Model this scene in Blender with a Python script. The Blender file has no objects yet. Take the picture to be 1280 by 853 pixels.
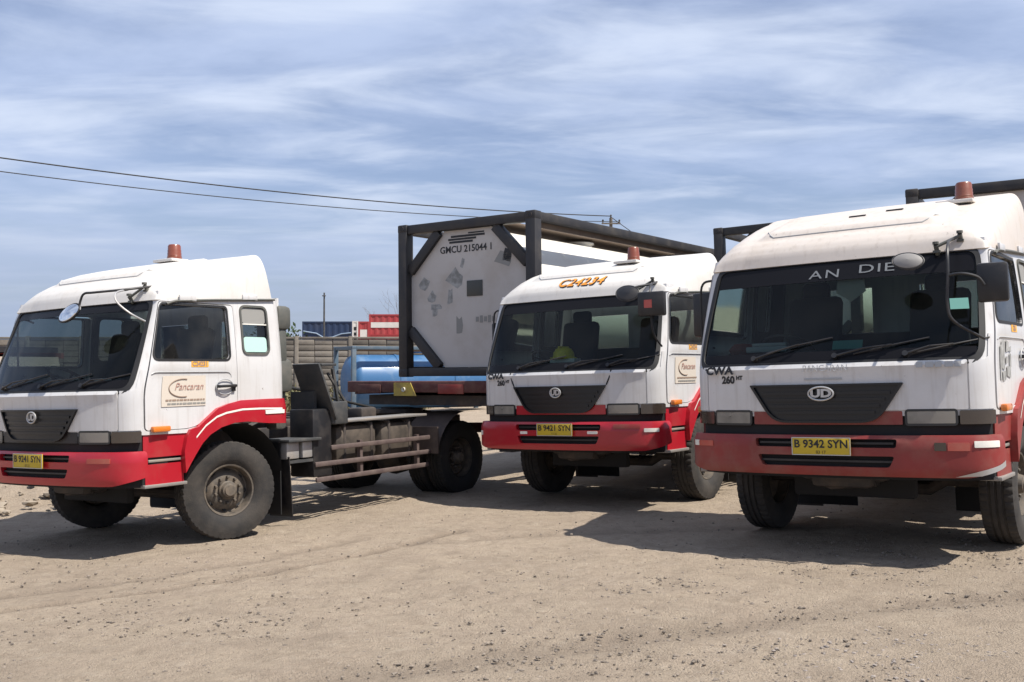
import bpy, bmesh, math, random
import numpy as np
from mathutils import Vector, Matrix, geometry
R = math.radians; PI = math.pi
random.seed(7); rng = np.random.default_rng(7)
sc = bpy.context.scene
C = sc.collection

# ------------------------------------------------------------------ camera
cd = bpy.data.cameras.new('camera'); cam = bpy.data.objects.new('camera', cd); C.objects.link(cam)
cd.sensor_width = 36; cd.lens = 1288.5/1280*36; cd.clip_start = .1; cd.clip_end = 5000
cam.location = (0, 0, 1.625); cam.rotation_euler = (R(90+1.277), 0, 0)
sc.camera = cam

# ------------------------------------------------------------------ world, sun, exposure
SUN_EL = R(59); SUN_AZ = math.atan2(.87, -.49)          # measured clockwise from +Y
w = bpy.data.worlds.new('World'); sc.world = w; w.use_nodes = True
nt = w.node_tree; N = nt.nodes; L = nt.links
bg = N['Background']
sky = N.new('ShaderNodeTexSky'); sky.sky_type = 'NISHITA'; sky.sun_disc = False
sky.sun_elevation = SUN_EL; sky.sun_rotation = SUN_AZ; sky.air_density = 1.0; sky.dust_density = .3; sky.ozone_density = 2.0
tc = N.new('ShaderNodeTexCoord'); sx = N.new('ShaderNodeSeparateXYZ'); L.new(tc.outputs['Generated'], sx.inputs[0])
def wmath(op, a, b=None, c=None):
    m = N.new('ShaderNodeMath'); m.operation = op
    for i, v in enumerate((a, b, c)):
        if v is None: continue
        if isinstance(v, (int, float)): m.inputs[i].default_value = v
        else: L.new(v, m.inputs[i])
    return m.outputs[0]
zc = wmath('ADD', wmath('MAXIMUM', sx.outputs[2], 0.0), .10)
cx = N.new('ShaderNodeCombineXYZ')
L.new(wmath('DIVIDE', sx.outputs[0], zc), cx.inputs[0]); L.new(wmath('DIVIDE', sx.outputs[1], zc), cx.inputs[1])
mp = N.new('ShaderNodeMapping'); L.new(cx.outputs[0], mp.inputs[0])
mp.inputs['Rotation'].default_value = (0, 0, R(-22)); mp.inputs['Scale'].default_value = (.75, 1.0, 1); mp.inputs['Location'].default_value = (7.3, 2.2, 0)
n1 = N.new('ShaderNodeTexNoise'); L.new(mp.outputs[0], n1.inputs['Vector'])
n1.inputs['Scale'].default_value = 1.5; n1.inputs['Detail'].default_value = 8; n1.inputs['Roughness'].default_value = .58; n1.inputs['Distortion'].default_value = .3
n2 = N.new('ShaderNodeTexNoise'); L.new(mp.outputs[0], n2.inputs['Vector'])
n2.inputs['Scale'].default_value = .45; n2.inputs['Detail'].default_value = 3; n2.inputs['Roughness'].default_value = .5
cl = wmath('ADD', wmath('MULTIPLY', n1.outputs[0], .62), wmath('MULTIPLY', n2.outputs[0], .48))
ramp = N.new('ShaderNodeMapRange'); ramp.interpolation_type = 'SMOOTHSTEP'; L.new(cl, ramp.inputs[0])
ramp.inputs[1].default_value = .42; ramp.inputs[2].default_value = .70; ramp.inputs[3].default_value = .20; ramp.inputs[4].default_value = .85
mix = N.new('ShaderNodeMixRGB'); L.new(ramp.outputs[0], mix.inputs[0])
tn = N.new('ShaderNodeMixRGB'); tn.blend_type = 'MULTIPLY'; tn.inputs[0].default_value = 1; L.new(sky.outputs[0], tn.inputs[1]); tn.inputs[2].default_value = (1.06, 1.0, 1.10, 1)
mp3 = N.new('ShaderNodeMapping'); L.new(cx.outputs[0], mp3.inputs[0]); mp3.inputs['Rotation'].default_value = (0, 0, R(-30)); mp3.inputs['Scale'].default_value = (.8, 1.5, 1); mp3.inputs['Location'].default_value = (1.7, 4.4, 0)
n3 = N.new('ShaderNodeTexNoise'); L.new(mp3.outputs[0], n3.inputs['Vector']); n3.inputs['Scale'].default_value = 1.7; n3.inputs['Detail'].default_value = 9; n3.inputs['Roughness'].default_value = .54; n3.inputs['Distortion'].default_value = .4
wisp = N.new('ShaderNodeMapRange'); wisp.interpolation_type = 'SMOOTHSTEP'; L.new(n3.outputs[0], wisp.inputs[0]); wisp.inputs[1].default_value = .40; wisp.inputs[2].default_value = .74; wisp.inputs[3].default_value = 0; wisp.inputs[4].default_value = .80
L.new(tn.outputs[0], mix.inputs[1]); mix.inputs[2].default_value = (5.8, 6.9, 9.4, 1)
hz = N.new('ShaderNodeMapRange'); hz.interpolation_type = 'SMOOTHSTEP'; L.new(sx.outputs[2], hz.inputs[0]); hz.inputs[1].default_value = .0; hz.inputs[2].default_value = .20; hz.inputs[3].default_value = .85; hz.inputs[4].default_value = 0
wm_ = N.new('ShaderNodeMixRGB'); L.new(wisp.outputs[0], wm_.inputs[0]); L.new(mix.outputs[0], wm_.inputs[1]); wm_.inputs[2].default_value = (7.5, 8.4, 10.2, 1)
hm_ = N.new('ShaderNodeMixRGB'); L.new(hz.outputs[0], hm_.inputs[0]); L.new(wm_.outputs[0], hm_.inputs[1]); hm_.inputs[2].default_value = (3.6, 4.4, 6.05, 1)
L.new(hm_.outputs[0], bg.inputs[0]); bg.inputs[1].default_value = .068
sl = bpy.data.lights.new('sun', 'SUN'); sun = bpy.data.objects.new('sun', sl); C.objects.link(sun)
sl.energy = 5.0; sl.angle = R(.5); sl.color = (1.0, .94, .85)
sdir = Vector((math.sin(SUN_AZ)*math.cos(SUN_EL), math.cos(SUN_AZ)*math.cos(SUN_EL), math.sin(SUN_EL)))
sun.rotation_euler = (-sdir).to_track_quat('-Z', 'Y').to_euler(); sun.location = (8, -6, 14)
sc.view_settings.view_transform = 'Standard'; sc.view_settings.look = 'None'
sc.view_settings.gamma = 1; sc.view_settings.exposure = 0.55; sc.view_settings.use_curve_mapping = False

# ------------------------------------------------------------------ materials
def ink(t):
    c = []
    for v in t:
        v /= 255; c.append(v/12.92 if v <= .04045 else ((v+.055)/1.055)**2.4)
    return (*c, 1)
def mat(name, col, rough=.5, metal=0, coat=0, dirt=None, dscale=3.0, damt=.5, thr=(.45, .75), streak=0, chips=0, bump=0, bscale=40, spec=.5, col2=None, c2scale=1.2, emit=None):
    m = bpy.data.materials.new(name); m.use_nodes = True
    t = m.node_tree; n = t.nodes; l = t.links; b = n['Principled BSDF']
    col = (*col, 1) if len(col) == 3 else col
    b.inputs['Roughness'].default_value = rough; b.inputs['Metallic'].default_value = metal
    b.inputs['Specular IOR Level'].default_value = spec
    if coat: b.inputs['Coat Weight'].default_value = coat; b.inputs['Coat Roughness'].default_value = .08
    b.inputs['Base Color'].default_value = col
    co = n.new('ShaderNodeTexCoord').outputs['Object']
    cur = None
    if col2:
        z = n.new('ShaderNodeTexNoise'); z.inputs['Scale'].default_value = c2scale; z.inputs['Detail'].default_value = 6; l.new(co, z.inputs['Vector'])
        mr = n.new('ShaderNodeMapRange'); mr.inputs[1].default_value = .35; mr.inputs[2].default_value = .65; l.new(z.outputs[0], mr.inputs[0])
        mx = n.new('ShaderNodeMixRGB'); l.new(mr.outputs[0], mx.inputs[0]); mx.inputs[1].default_value = col; mx.inputs[2].default_value = (*col2, 1)
        cur = mx.outputs[0]
    if dirt:
        z = n.new('ShaderNodeTexNoise'); z.inputs['Scale'].default_value = dscale; z.inputs['Detail'].default_value = 9; z.inputs['Roughness'].default_value = .65
        l.new(co, z.inputs['Vector'])
        mr = n.new('ShaderNodeMapRange'); mr.inputs[1].default_value = thr[0]; mr.inputs[2].default_value = thr[1]; mr.inputs[4].default_value = damt; l.new(z.outputs[0], mr.inputs[0])
        mx = n.new('ShaderNodeMixRGB'); l.new(mr.outputs[0], mx.inputs[0]); mx.inputs[2].default_value = (*dirt, 1)
        if cur: l.new(cur, mx.inputs[1])
        else: mx.inputs[1].default_value = col
        cur = mx.outputs[0]
        rr = n.new('ShaderNodeMapRange'); rr.inputs[1].default_value = 0; rr.inputs[2].default_value = 1; rr.inputs[3].default_value = rough; rr.inputs[4].default_value = min(1, rough+.45)
        l.new(mr.outputs[0], rr.inputs[0]); l.new(rr.outputs[0], b.inputs['Roughness'])
    if chips:
        z = n.new('ShaderNodeTexNoise'); z.inputs['Scale'].default_value = 17; z.inputs['Detail'].default_value = 10; z.inputs['Roughness'].default_value = .7; l.new(co, z.inputs['Vector'])
        mr = n.new('ShaderNodeMapRange'); mr.inputs[1].default_value = .665; mr.inputs[2].default_value = .70; mr.inputs[4].default_value = chips; l.new(z.outputs[0], mr.inputs[0])
        mx = n.new('ShaderNodeMixRGB'); l.new(mr.outputs[0], mx.inputs[0]); l.new(cur, mx.inputs[1]) if cur else setattr(mx.inputs[1], 'default_value', col); mx.inputs[2].default_value = (.10, .065, .045, 1); cur = mx.outputs[0]
    if streak:
        mpp = n.new('ShaderNodeMapping'); mpp.inputs['Scale'].default_value = (9, 9, .55); l.new(co, mpp.inputs['Vector'])
        z = n.new('ShaderNodeTexNoise'); z.inputs['Scale'].default_value = 2.2; z.inputs['Detail'].default_value = 7; z.inputs['Roughness'].default_value = .6; l.new(mpp.outputs[0], z.inputs['Vector'])
        mr = n.new('ShaderNodeMapRange'); mr.inputs[1].default_value = .52; mr.inputs[2].default_value = .78; mr.inputs[4].default_value = streak; l.new(z.outputs[0], mr.inputs[0])
        mx = n.new('ShaderNodeMixRGB'); l.new(mr.outputs[0], mx.inputs[0]); l.new(cur, mx.inputs[1]) if cur else setattr(mx.inputs[1], 'default_value', col); mx.inputs[2].default_value = (.22, .17, .12, 1); cur = mx.outputs[0]
    if cur: l.new(cur, b.inputs['Base Color'])
    if bump:
        z = n.new('ShaderNodeTexNoise'); z.inputs['Scale'].default_value = bscale; z.inputs['Detail'].default_value = 6; l.new(co, z.inputs['Vector'])
        bp = n.new('ShaderNodeBump'); bp.inputs['Strength'].default_value = bump; bp.inputs['Distance'].default_value = .02; l.new(z.outputs[0], bp.inputs['Height'])
        l.new(bp.outputs[0], b.inputs['Normal'])
    if emit: b.inputs['Emission Color'].default_value = (*emit, 1); b.inputs['Emission Strength'].default_value = 1
    return m
def glassmat(name, tint, rough=.02, ior=1.5, grime=.0):
    m = bpy.data.materials.new(name); m.use_nodes = True
    t = m.node_tree; n = t.nodes; l = t.links; n.remove(n['Principled BSDF'])
    tr = n.new('ShaderNodeBsdfTransparent'); tr.inputs[0].default_value = (*tint, 1)
    gl = n.new('ShaderNodeBsdfGlossy'); gl.inputs['Roughness'].default_value = rough
    fr = n.new('ShaderNodeFresnel'); fr.inputs[0].default_value = ior
    mx = n.new('ShaderNodeMixShader'); l.new(fr.outputs[0], mx.inputs[0]); l.new(tr.outputs[0], mx.inputs[1]); l.new(gl.outputs[0], mx.inputs[2])
    out = mx.outputs[0]
    if grime:
        co = n.new('ShaderNodeTexCoord').outputs['Object']
        z = n.new('ShaderNodeTexNoise'); z.inputs['Scale'].default_value = 2.2; z.inputs['Detail'].default_value = 8; l.new(co, z.inputs['Vector'])
        mr = n.new('ShaderNodeMapRange'); mr.inputs[1].default_value = .4 if grime < .5 else .2; mr.inputs[2].default_value = .8 if grime < .5 else .5; mr.inputs[4].default_value = grime; l.new(z.outputs[0], mr.inputs[0])
        df = n.new('ShaderNodeBsdfDiffuse'); df.inputs[0].default_value = (.33, .31, .27, 1)
        m2 = n.new('ShaderNodeMixShader'); l.new(mr.outputs[0], m2.inputs[0]); l.new(out, m2.inputs[1]); l.new(df.outputs[0], m2.inputs[2]); out = m2.outputs[0]
    l.new(out, n['Material Output'].inputs[0])
    return m
DUST = (.36, .28, .2)
M = dict(
 white=mat('white_paint', (.565, .56, .56), .32, coat=.2, dirt=(.34, .29, .23), dscale=1.7, damt=.4, thr=(.48, .85), streak=.32, chips=.7, bump=.02, bscale=3),
 whiteroof=mat('white_fibreglass', (.60, .58, .55), .42, streak=.22, chips=.6, dirt=(.42, .33, .24), dscale=2.4, damt=.45, thr=(.52, .85), bump=.03, bscale=4),
 creamroof=mat('dusty_cream_fibreglass', (.55, .50, .455), .45, streak=.30, chips=.8, dirt=(.40, .31, .22), dscale=2.2, damt=.5, thr=(.5, .85), bump=.03, bscale=4),
 red=mat('red_paint', (.36, .010, .02), .32, chips=.5, coat=.25, dirt=(.3, .12, .09), dscale=3, damt=.3, thr=(.55, .9)),
 fadedred=mat('faded_red_paint', (.24, .026, .022), .5, chips=.8, dirt=(.24, .15, .11), dscale=3.5, damt=.55, thr=(.45, .8), col2=(.17, .022, .018), c2scale=2),
 black=mat('black_plastic', (.012, .012, .014), .45, dirt=(.12, .1, .085), dscale=5, damt=.3),
 grille=mat('black_grille', (.006, .006, .007), .38),
 blackgap=mat('dark_recess', (.008, .008, .009), .8),
 rubber=mat('tyre_rubber', (.018, .017, .017), .85, dirt=(.085, .072, .06), dscale=4, damt=.65, thr=(.38, .75), bump=.15, bscale=60),
 rubbershade=mat('shaded_tyre_rubber', (.012, .012, .012), .85, dirt=(.05, .042, .035), dscale=4, damt=.5),  # darker copy of the tyre colour, shade on the rear wheels put into it
 gasket=mat('rubber_gasket', (.012, .012, .013), .6),
 steel=mat('dusty_rim_steel', (.055, .05, .045), .6, metal=.2, dirt=(.24, .19, .14), dscale=9, damt=.7, thr=(.35, .7), bump=.1, bscale=50),
 frame=mat('chassis_steel', (.03, .026, .026), .65, dirt=(.16, .12, .09), dscale=4, damt=.6, thr=(.4, .75)),
 redframe=mat('rusty_red_steel', (.075, .018, .017), .65, dirt=(.20, .13, .1), dscale=6, damt=.6, thr=(.4, .75)),
 guard=mat('dusty_guard_steel', (.075, .052, .05), .6, dirt=(.16, .12, .1), dscale=6, damt=.6, thr=(.35, .7)),
 tank=mat('fuel_tank_steel', (.055, .048, .042), .5, metal=.3, dirt=(.14, .11, .085), dscale=6, damt=.7, thr=(.35, .7)),
 brown=mat('brown_mudguard', (.075, .054, .045), .7, dirt=(.17, .13, .1), dscale=5, damt=.5),
 grey=mat('grey_painted_steel', (.042, .044, .046), .6, dirt=(.16, .14, .12), dscale=5, damt=.4),
 greygreen=mat('grey_intake_plastic', (.075, .078, .07), .6, dirt=(.2, .17, .14), dscale=5, damt=.4),
 chrome=mat('chrome', (.75, .75, .75), .12, metal=1),
 silver=mat('silver_trim', (.5, .5, .5), .4, metal=.6, dirt=DUST, damt=.5),
 greytrim=mat('aluminium_step', (.26, .25, .24), .5, metal=.4, dirt=DUST, damt=.6),
 mirror=mat('mirror_glass', (.82, .82, .82), .04, metal=1),
 mirrorback=mat('grey_mirror_shell', (.22, .21, .2), .5),
 amber=mat('amber_lens', (.62, .17, .02), .25, coat=.5),
 darklens=mat('smoked_corner_lens', (.045, .035, .028), .2, coat=.6),
 redlens=mat('red_lens', (.42, .05, .035), .3, coat=.4, dirt=DUST, damt=.3),
 beacon=mat('red_beacon_dome', (.19, .045, .022), .35, coat=.3, dirt=(.2, .12, .08), damt=.3),
 lens=glassmat('lamp_lens', (.85, .85, .83), .08, 1.45, grime=.75),
 bowl=mat('lamp_reflector', (.6, .6, .58), .25, metal=.9),
 lampback=mat('lamp_housing', (.02, .02, .02), .4),
 glass=glassmat('windshield_glass', (.42, .52, .505), .015, 1.33, grime=.014),
 rearglass=glassmat('rear_window_glass', (.80, .86, .82), .02, 1.3),
 darkglass=glassmat('tinted_side_glass', (.30, .33, .35), .03, 1.5, grime=.1),
 tealglass=glassmat('pale_green_glass', (.55, .78, .7), .05, 1.5, grime=.35),
 strip=mat('sun_strip_film', (.010, .010, .012), .25, spec=.12),
 stripink=mat('silver_film_letter', (.17, .18, .19), .4),
 interior=mat('dark_interior', (.03, .03, .033), .8),
 seat=mat('seat_cloth', (.05, .05, .055), .9),
 headliner=mat('cab_lining', (.07, .07, .07), .9),
 yellow=mat('plate_yellow', (.50, .36, .02), .5, dirt=DUST, damt=.4),
 helmet=mat('yellow_helmet', (.80, .62, .04), .35),
 blackink=mat('black_print', (.012, .012, .014), .5),
 greyink=mat('faded_print_crease_shade', (.36, .365, .37), .5),
 greyink2=mat('worn_grey_print', (.24, .235, .22), .6),
 redink=mat('red_brown_print', (.36, .20, .165), .5),
 brownink=mat('brown_print', (.28, .20, .15), .5),
 orange=mat('orange_print', (.70, .27, .03), .5),
 orangetag=mat('orange_tag', (.80, .38, .04), .5),
 signcream=mat('cream_sign_vinyl', (.56, .50, .43), .5),
 whiteref=mat('white_reflector', (.72, .70, .64), .35),
 cframe=mat('black_container_steel', (.02, .019, .021), .55, dirt=(.10, .085, .07), dscale=3, damt=.5),
 rust=mat('rusty_walkway_plate', (.17, .13, .1), .75, dirt=(.10, .06, .04), dscale=3, damt=.6),
 endplate=mat('tank_end_plate', (.50, .47, .44), .5, dirt=(.36, .30, .24), dscale=1.6, damt=.6, thr=(.45, .75), col2=(.44, .405, .375), c2scale=.8),
 tankwhite=mat('tank_shell_white', (.66, .64, .58), .4, dirt=(.5, .44, .36), dscale=1.5, damt=.35),
 decal=mat('torn_decal', (.20, .20, .19), .7, col2=(.36, .36, .35), c2scale=14),
 dataplate=mat('dark_data_plate', (.05, .052, .046), .5),
 bluetank=mat('blue_tank_paint', (.04, .125, .27), .4, coat=.1, dirt=(.2, .27, .34), dscale=1.5, damt=.55, thr=(.5, .8)),
 blueframe=mat('pale_blue_frame', (.07, .11, .15), .5, dirt=(.2, .2, .2), damt=.5),
 navy=mat('navy_container', (.010, .027, .075), .6, dirt=(.06, .06, .07), dscale=.8, damt=.4),
 contred=mat('red_container', (.34, .035, .04), .6, dirt=(.2, .12, .1), dscale=.8, damt=.4),
 contwhite=mat('white_container', (.62, .60, .57), .6, dirt=(.3, .27, .24), dscale=.8, damt=.5),
 paleblue=mat('pale_blue_line', (.20, .27, .36), .6),
 concrete=mat('weathered_concrete', (.23, .205, .175), .9, dirt=(.10, .085, .065), dscale=1.2, damt=.8, thr=(.4, .75), bump=.3, bscale=12),
 stone=mat('pebble_stone', (.11, .092, .075), .9, col2=(.25, .21, .17), c2scale=14),
 gravel=mat('grey_gravel', (.20, .175, .16), .9, col2=(.30, .26, .23), c2scale=14),
 rubble=mat('rubble_stone', (.22, .18, .135), .9, col2=(.30, .255, .20), c2scale=5),
 wood=mat('weathered_pole', (.11, .095, .08), .85, col2=(.16, .14, .12), c2scale=4),
 bark=mat('bare_bark', (.15, .12, .1), .9),
 leaf=mat('dark_green_leaf', (.035, .065, .025), .7, col2=(.07, .10, .04), c2scale=3),
 weed=mat('dusty_weed', (.11, .12, .055), .8, col2=(.22, .18, .10), c2scale=5),
 wire=mat('black_cable', (.012, .012, .012), .7),
 palegreen=mat('pale_green_pane', (.42, .62, .56), .3),
 teal=mat('teal_card', (.09, .26, .23), .6), paper=mat('white_paper', (.72, .71, .68), .7),
 beige=mat('beige_panel', (.46, .40, .33), .7, dirt=DUST, damt=.4),
 yellowpaint=mat('worn_yellow_paint', (.48, .36, .06), .6, dirt=(.2, .14, .1), dscale=9, damt=.7, thr=(.4, .7)),
)

_t = M['concrete'].node_tree; _o = _t.nodes.new('ShaderNodeObjectInfo'); _h = _t.nodes.new('ShaderNodeHueSaturation'); _r = _t.nodes.new('ShaderNodeMapRange'); _r.inputs[3].default_value = .62; _r.inputs[4].default_value = 1.25
_b = _t.nodes['Principled BSDF'].inputs['Base Color']; _s = _b.links[0].from_socket; _t.links.new(_o.outputs['Random'], _r.inputs[0]); _t.links.new(_r.outputs[0], _h.inputs['Value']); _t.links.new(_s, _h.inputs['Color']); _t.links.new(_h.outputs[0], _b)

# ------------------------------------------------------------------ mesh helpers
class MB:
    def __init__(s): s.v = []; s.f = []; s.m = []
    def add(s, vs, fs, mi=0):
        o = len(s.v); s.v += [tuple(p) for p in vs]; s.f += [tuple(i+o for i in f) for f in fs]; s.m += [mi]*len(fs)
    def box(s, c, d, mi=0, rot=None, bev=0.0):
        c = Vector(c); a, b, e = d[0]/2, d[1]/2, d[2]/2
        bv = min(bev, a*.9, b*.9, e*.9)
        if bv > 0:
            bm = bmesh.new(); bmesh.ops.create_cube(bm, size=1)
            for v in bm.verts: v.co = Vector((v.co.x*d[0], v.co.y*d[1], v.co.z*d[2]))
            bmesh.ops.bevel(bm, geom=bm.edges[:], offset=bv, segments=2, affect='EDGES', profile=.5)
            bm.verts.index_update()
            vs = [v.co.copy() for v in bm.verts]; fs = [[v.index for v in f.verts] for f in bm.faces]; bm.free()
        else:
            vs = [Vector((x, y, z)) for x in (-a, a) for y in (-b, b) for z in (-e, e)]
            fs = [(0, 1, 3, 2), (4, 6, 7, 5), (0, 4, 5, 1), (2, 3, 7, 6), (0, 2, 6, 4), (1, 5, 7, 3)]
        s.add([c + (rot @ p if rot else p) for p in vs], fs, mi); return s
    def bar(s, p, q, wd, hg, mi=0, up=(0, 0, 1), bev=0):
        p, q = Vector(p), Vector(q); d = (q-p); ln = d.length; y = d/ln; u = Vector(up)
        x = y.cross(u)
        if x.length < 1e-4: x = y.cross(Vector((1, 0, 0)))
        x.normalize(); z = x.cross(y)
        s.box((p+q)/2, (wd, ln, hg), mi, Matrix((x, y, z)).transposed(), bev); return s
    def tube(s, pts, r, n=8, mi=0, closed=False, smooth=0):
        pts = [Vector(p) for p in pts]
        if smooth:
            q = []
            for i in range(len(pts)-1):
                a, b, c, d = pts[max(i-1, 0)], pts[i], pts[i+1], pts[min(i+2, len(pts)-1)]
                for k in range(smooth):
                    t = k/smooth
                    q.append(.5*((2*b)+(c-a)*t+(2*a-5*b+4*c-d)*t*t+(3*b-a-3*c+d)*t**3))
            pts = q+[pts[-1]]
        rr = r if hasattr(r, '__len__') else [r]*len(pts)
        vs = []; fs = []; k = len(pts); prev = None
        for i, p in enumerate(pts):
            a = pts[(i-1) % k] if closed or i else p; b = pts[(i+1) % k] if closed or i < k-1 else p
            t = (b-a).normalized()
            x = prev - t*prev.dot(t) if prev else t.cross(Vector((0, 0, 1)))
            if x.length < 1e-3: x = t.cross(Vector((1, 0, 0)))
            x.normalize(); prev = x; y = t.cross(x)
            vs += [p+rr[i]*(math.cos(2*PI*j/n)*x+math.sin(2*PI*j/n)*y) for j in range(n)]
        for i in range(k if closed else k-1):
            a = i*n; b = ((i+1) % k)*n
            fs += [(a+j, a+(j+1) % n, b+(j+1) % n, b+j) for j in range(n)]
        if not closed: fs += [tuple(range(n-1, -1, -1)), tuple((k-1)*n+j for j in range(n))]
        s.add(vs, fs, mi); return s
    def lathe(s, prof, n=32, org=(0, 0, 0), axis='x', mi=0, fn=None):
        vs = []; fs = []; k = len(prof); o = Vector(org)
        for i in range(n):
            a = 2*PI*i/n
            for j, (h, r) in enumerate(prof):
                if fn: r = fn(i, j, r)
                c, t = r*math.cos(a), r*math.sin(a)
                vs.append(o + (Vector((h, c, t)) if axis == 'x' else Vector((t, h, c)) if axis == 'y' else Vector((c, t, h))))
        for i in range(n):
            for j in range(k-1):
                a = i*k+j; b = ((i+1) % n)*k+j; fs.append((a, b, b+1, a+1))
        s.add(vs, fs, mi); return s
    def prism(s, poly, thick, mi=0, M4=None):
        """polygon in local xy, extruded along z by thick (0..thick)"""
        n = len(poly); vs = [Vector((x, y, 0)) for x, y in poly]+[Vector((x, y, thick)) for x, y in poly]
        if M4: vs = [M4 @ v for v in vs]
        s.add(vs, [tuple(range(n-1, -1, -1)), tuple(range(n, 2*n))]+[(i, (i+1) % n, n+(i+1) % n, n+i) for i in range(n)], mi); return s
    def mesh(s, name, mats, smooth=35):
        me = bpy.data.meshes.new(name); me.from_pydata(s.v, [], s.f); me.validate()
        for m in (mats if isinstance(mats, (list, tuple)) else [mats]): me.materials.append(m)
        if any(s.m) and len(s.m) == len(me.polygons): me.polygons.foreach_set('material_index', s.m)
        bm = bmesh.new(); bm.from_mesh(me); bmesh.ops.recalc_face_normals(bm, faces=bm.faces[:]) if smooth != -1 else None
        bm.to_mesh(me); bm.free()
        if smooth:
            me.shade_smooth()
            me.set_sharp_from_angle(angle=R(abs(smooth) if smooth != -1 else 30))
        me.update(); return me
    def obj(s, name, mats, parent=None, smooth=35):
        return link(name, s.mesh(name, mats, smooth), parent)
def link(name, me, parent=None, loc=None, rot=None):
    o = bpy.data.objects.new(name, me); C.objects.link(o)
    if parent is not None: o.parent = parent
    if loc is not None: o.location = loc
    if rot is not None: o.rotation_euler = rot
    return o
def tag(o, label=None, cat=None, group=None, kind=None):
    if label: o['label'] = label
    if cat: o['category'] = cat
    if group: o['group'] = group
    if kind: o['kind'] = kind
    return o
def thing(name, label, cat, loc=(0, 0, 0), rot=(0, 0, 0), group=None):
    o = bpy.data.objects.new(name, None); C.objects.link(o); o.empty_display_size = .3
    o.location = loc; o.rotation_euler = rot
    return tag(o, label, cat, group)
def inpoly(x, y, poly):
    c = False; n = len(poly)
    for i in range(n):
        x1, y1 = poly[i]; x2, y2 = poly[i-1]
        if (y1 > y) != (y2 > y) and x < (x2-x1)*(y-y1)/(y2-y1)+x1: c = not c
    return c
def rpoly(pts, r, n=5):
    out = []; k = len(pts)
    rr = r if hasattr(r, '__len__') else [r]*k
    for i in range(k):
        p = Vector(pts[i]); a = Vector(pts[i-1])-p; b = Vector(pts[(i+1) % k])-p
        q = min(rr[i], a.length*.49, b.length*.49)
        if q < 1e-4: out.append(tuple(p)); continue
        A = p+a.normalized()*q; B = p+b.normalized()*q
        for j in range(n+1):
            t = j/n; v = (1-t)**2*A+2*t*(1-t)*p+t*t*B; out.append(tuple(v))
    return out
def rect(a, b, c, d, r=0): return rpoly([(a, b), (c, b), (c, d), (a, d)], r)
def resamp(poly, st):
    out = []
    for i in range(len(poly)):
        p = Vector(poly[i]); q = Vector(poly[(i+1) % len(poly)]); n = max(1, math.ceil((q-p).length/st))
        out += [tuple(p+(q-p)*(k/n)) for k in range(n)]
    return out
def neg(poly): return [(-x, y) for x, y in reversed(poly)]

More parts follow.
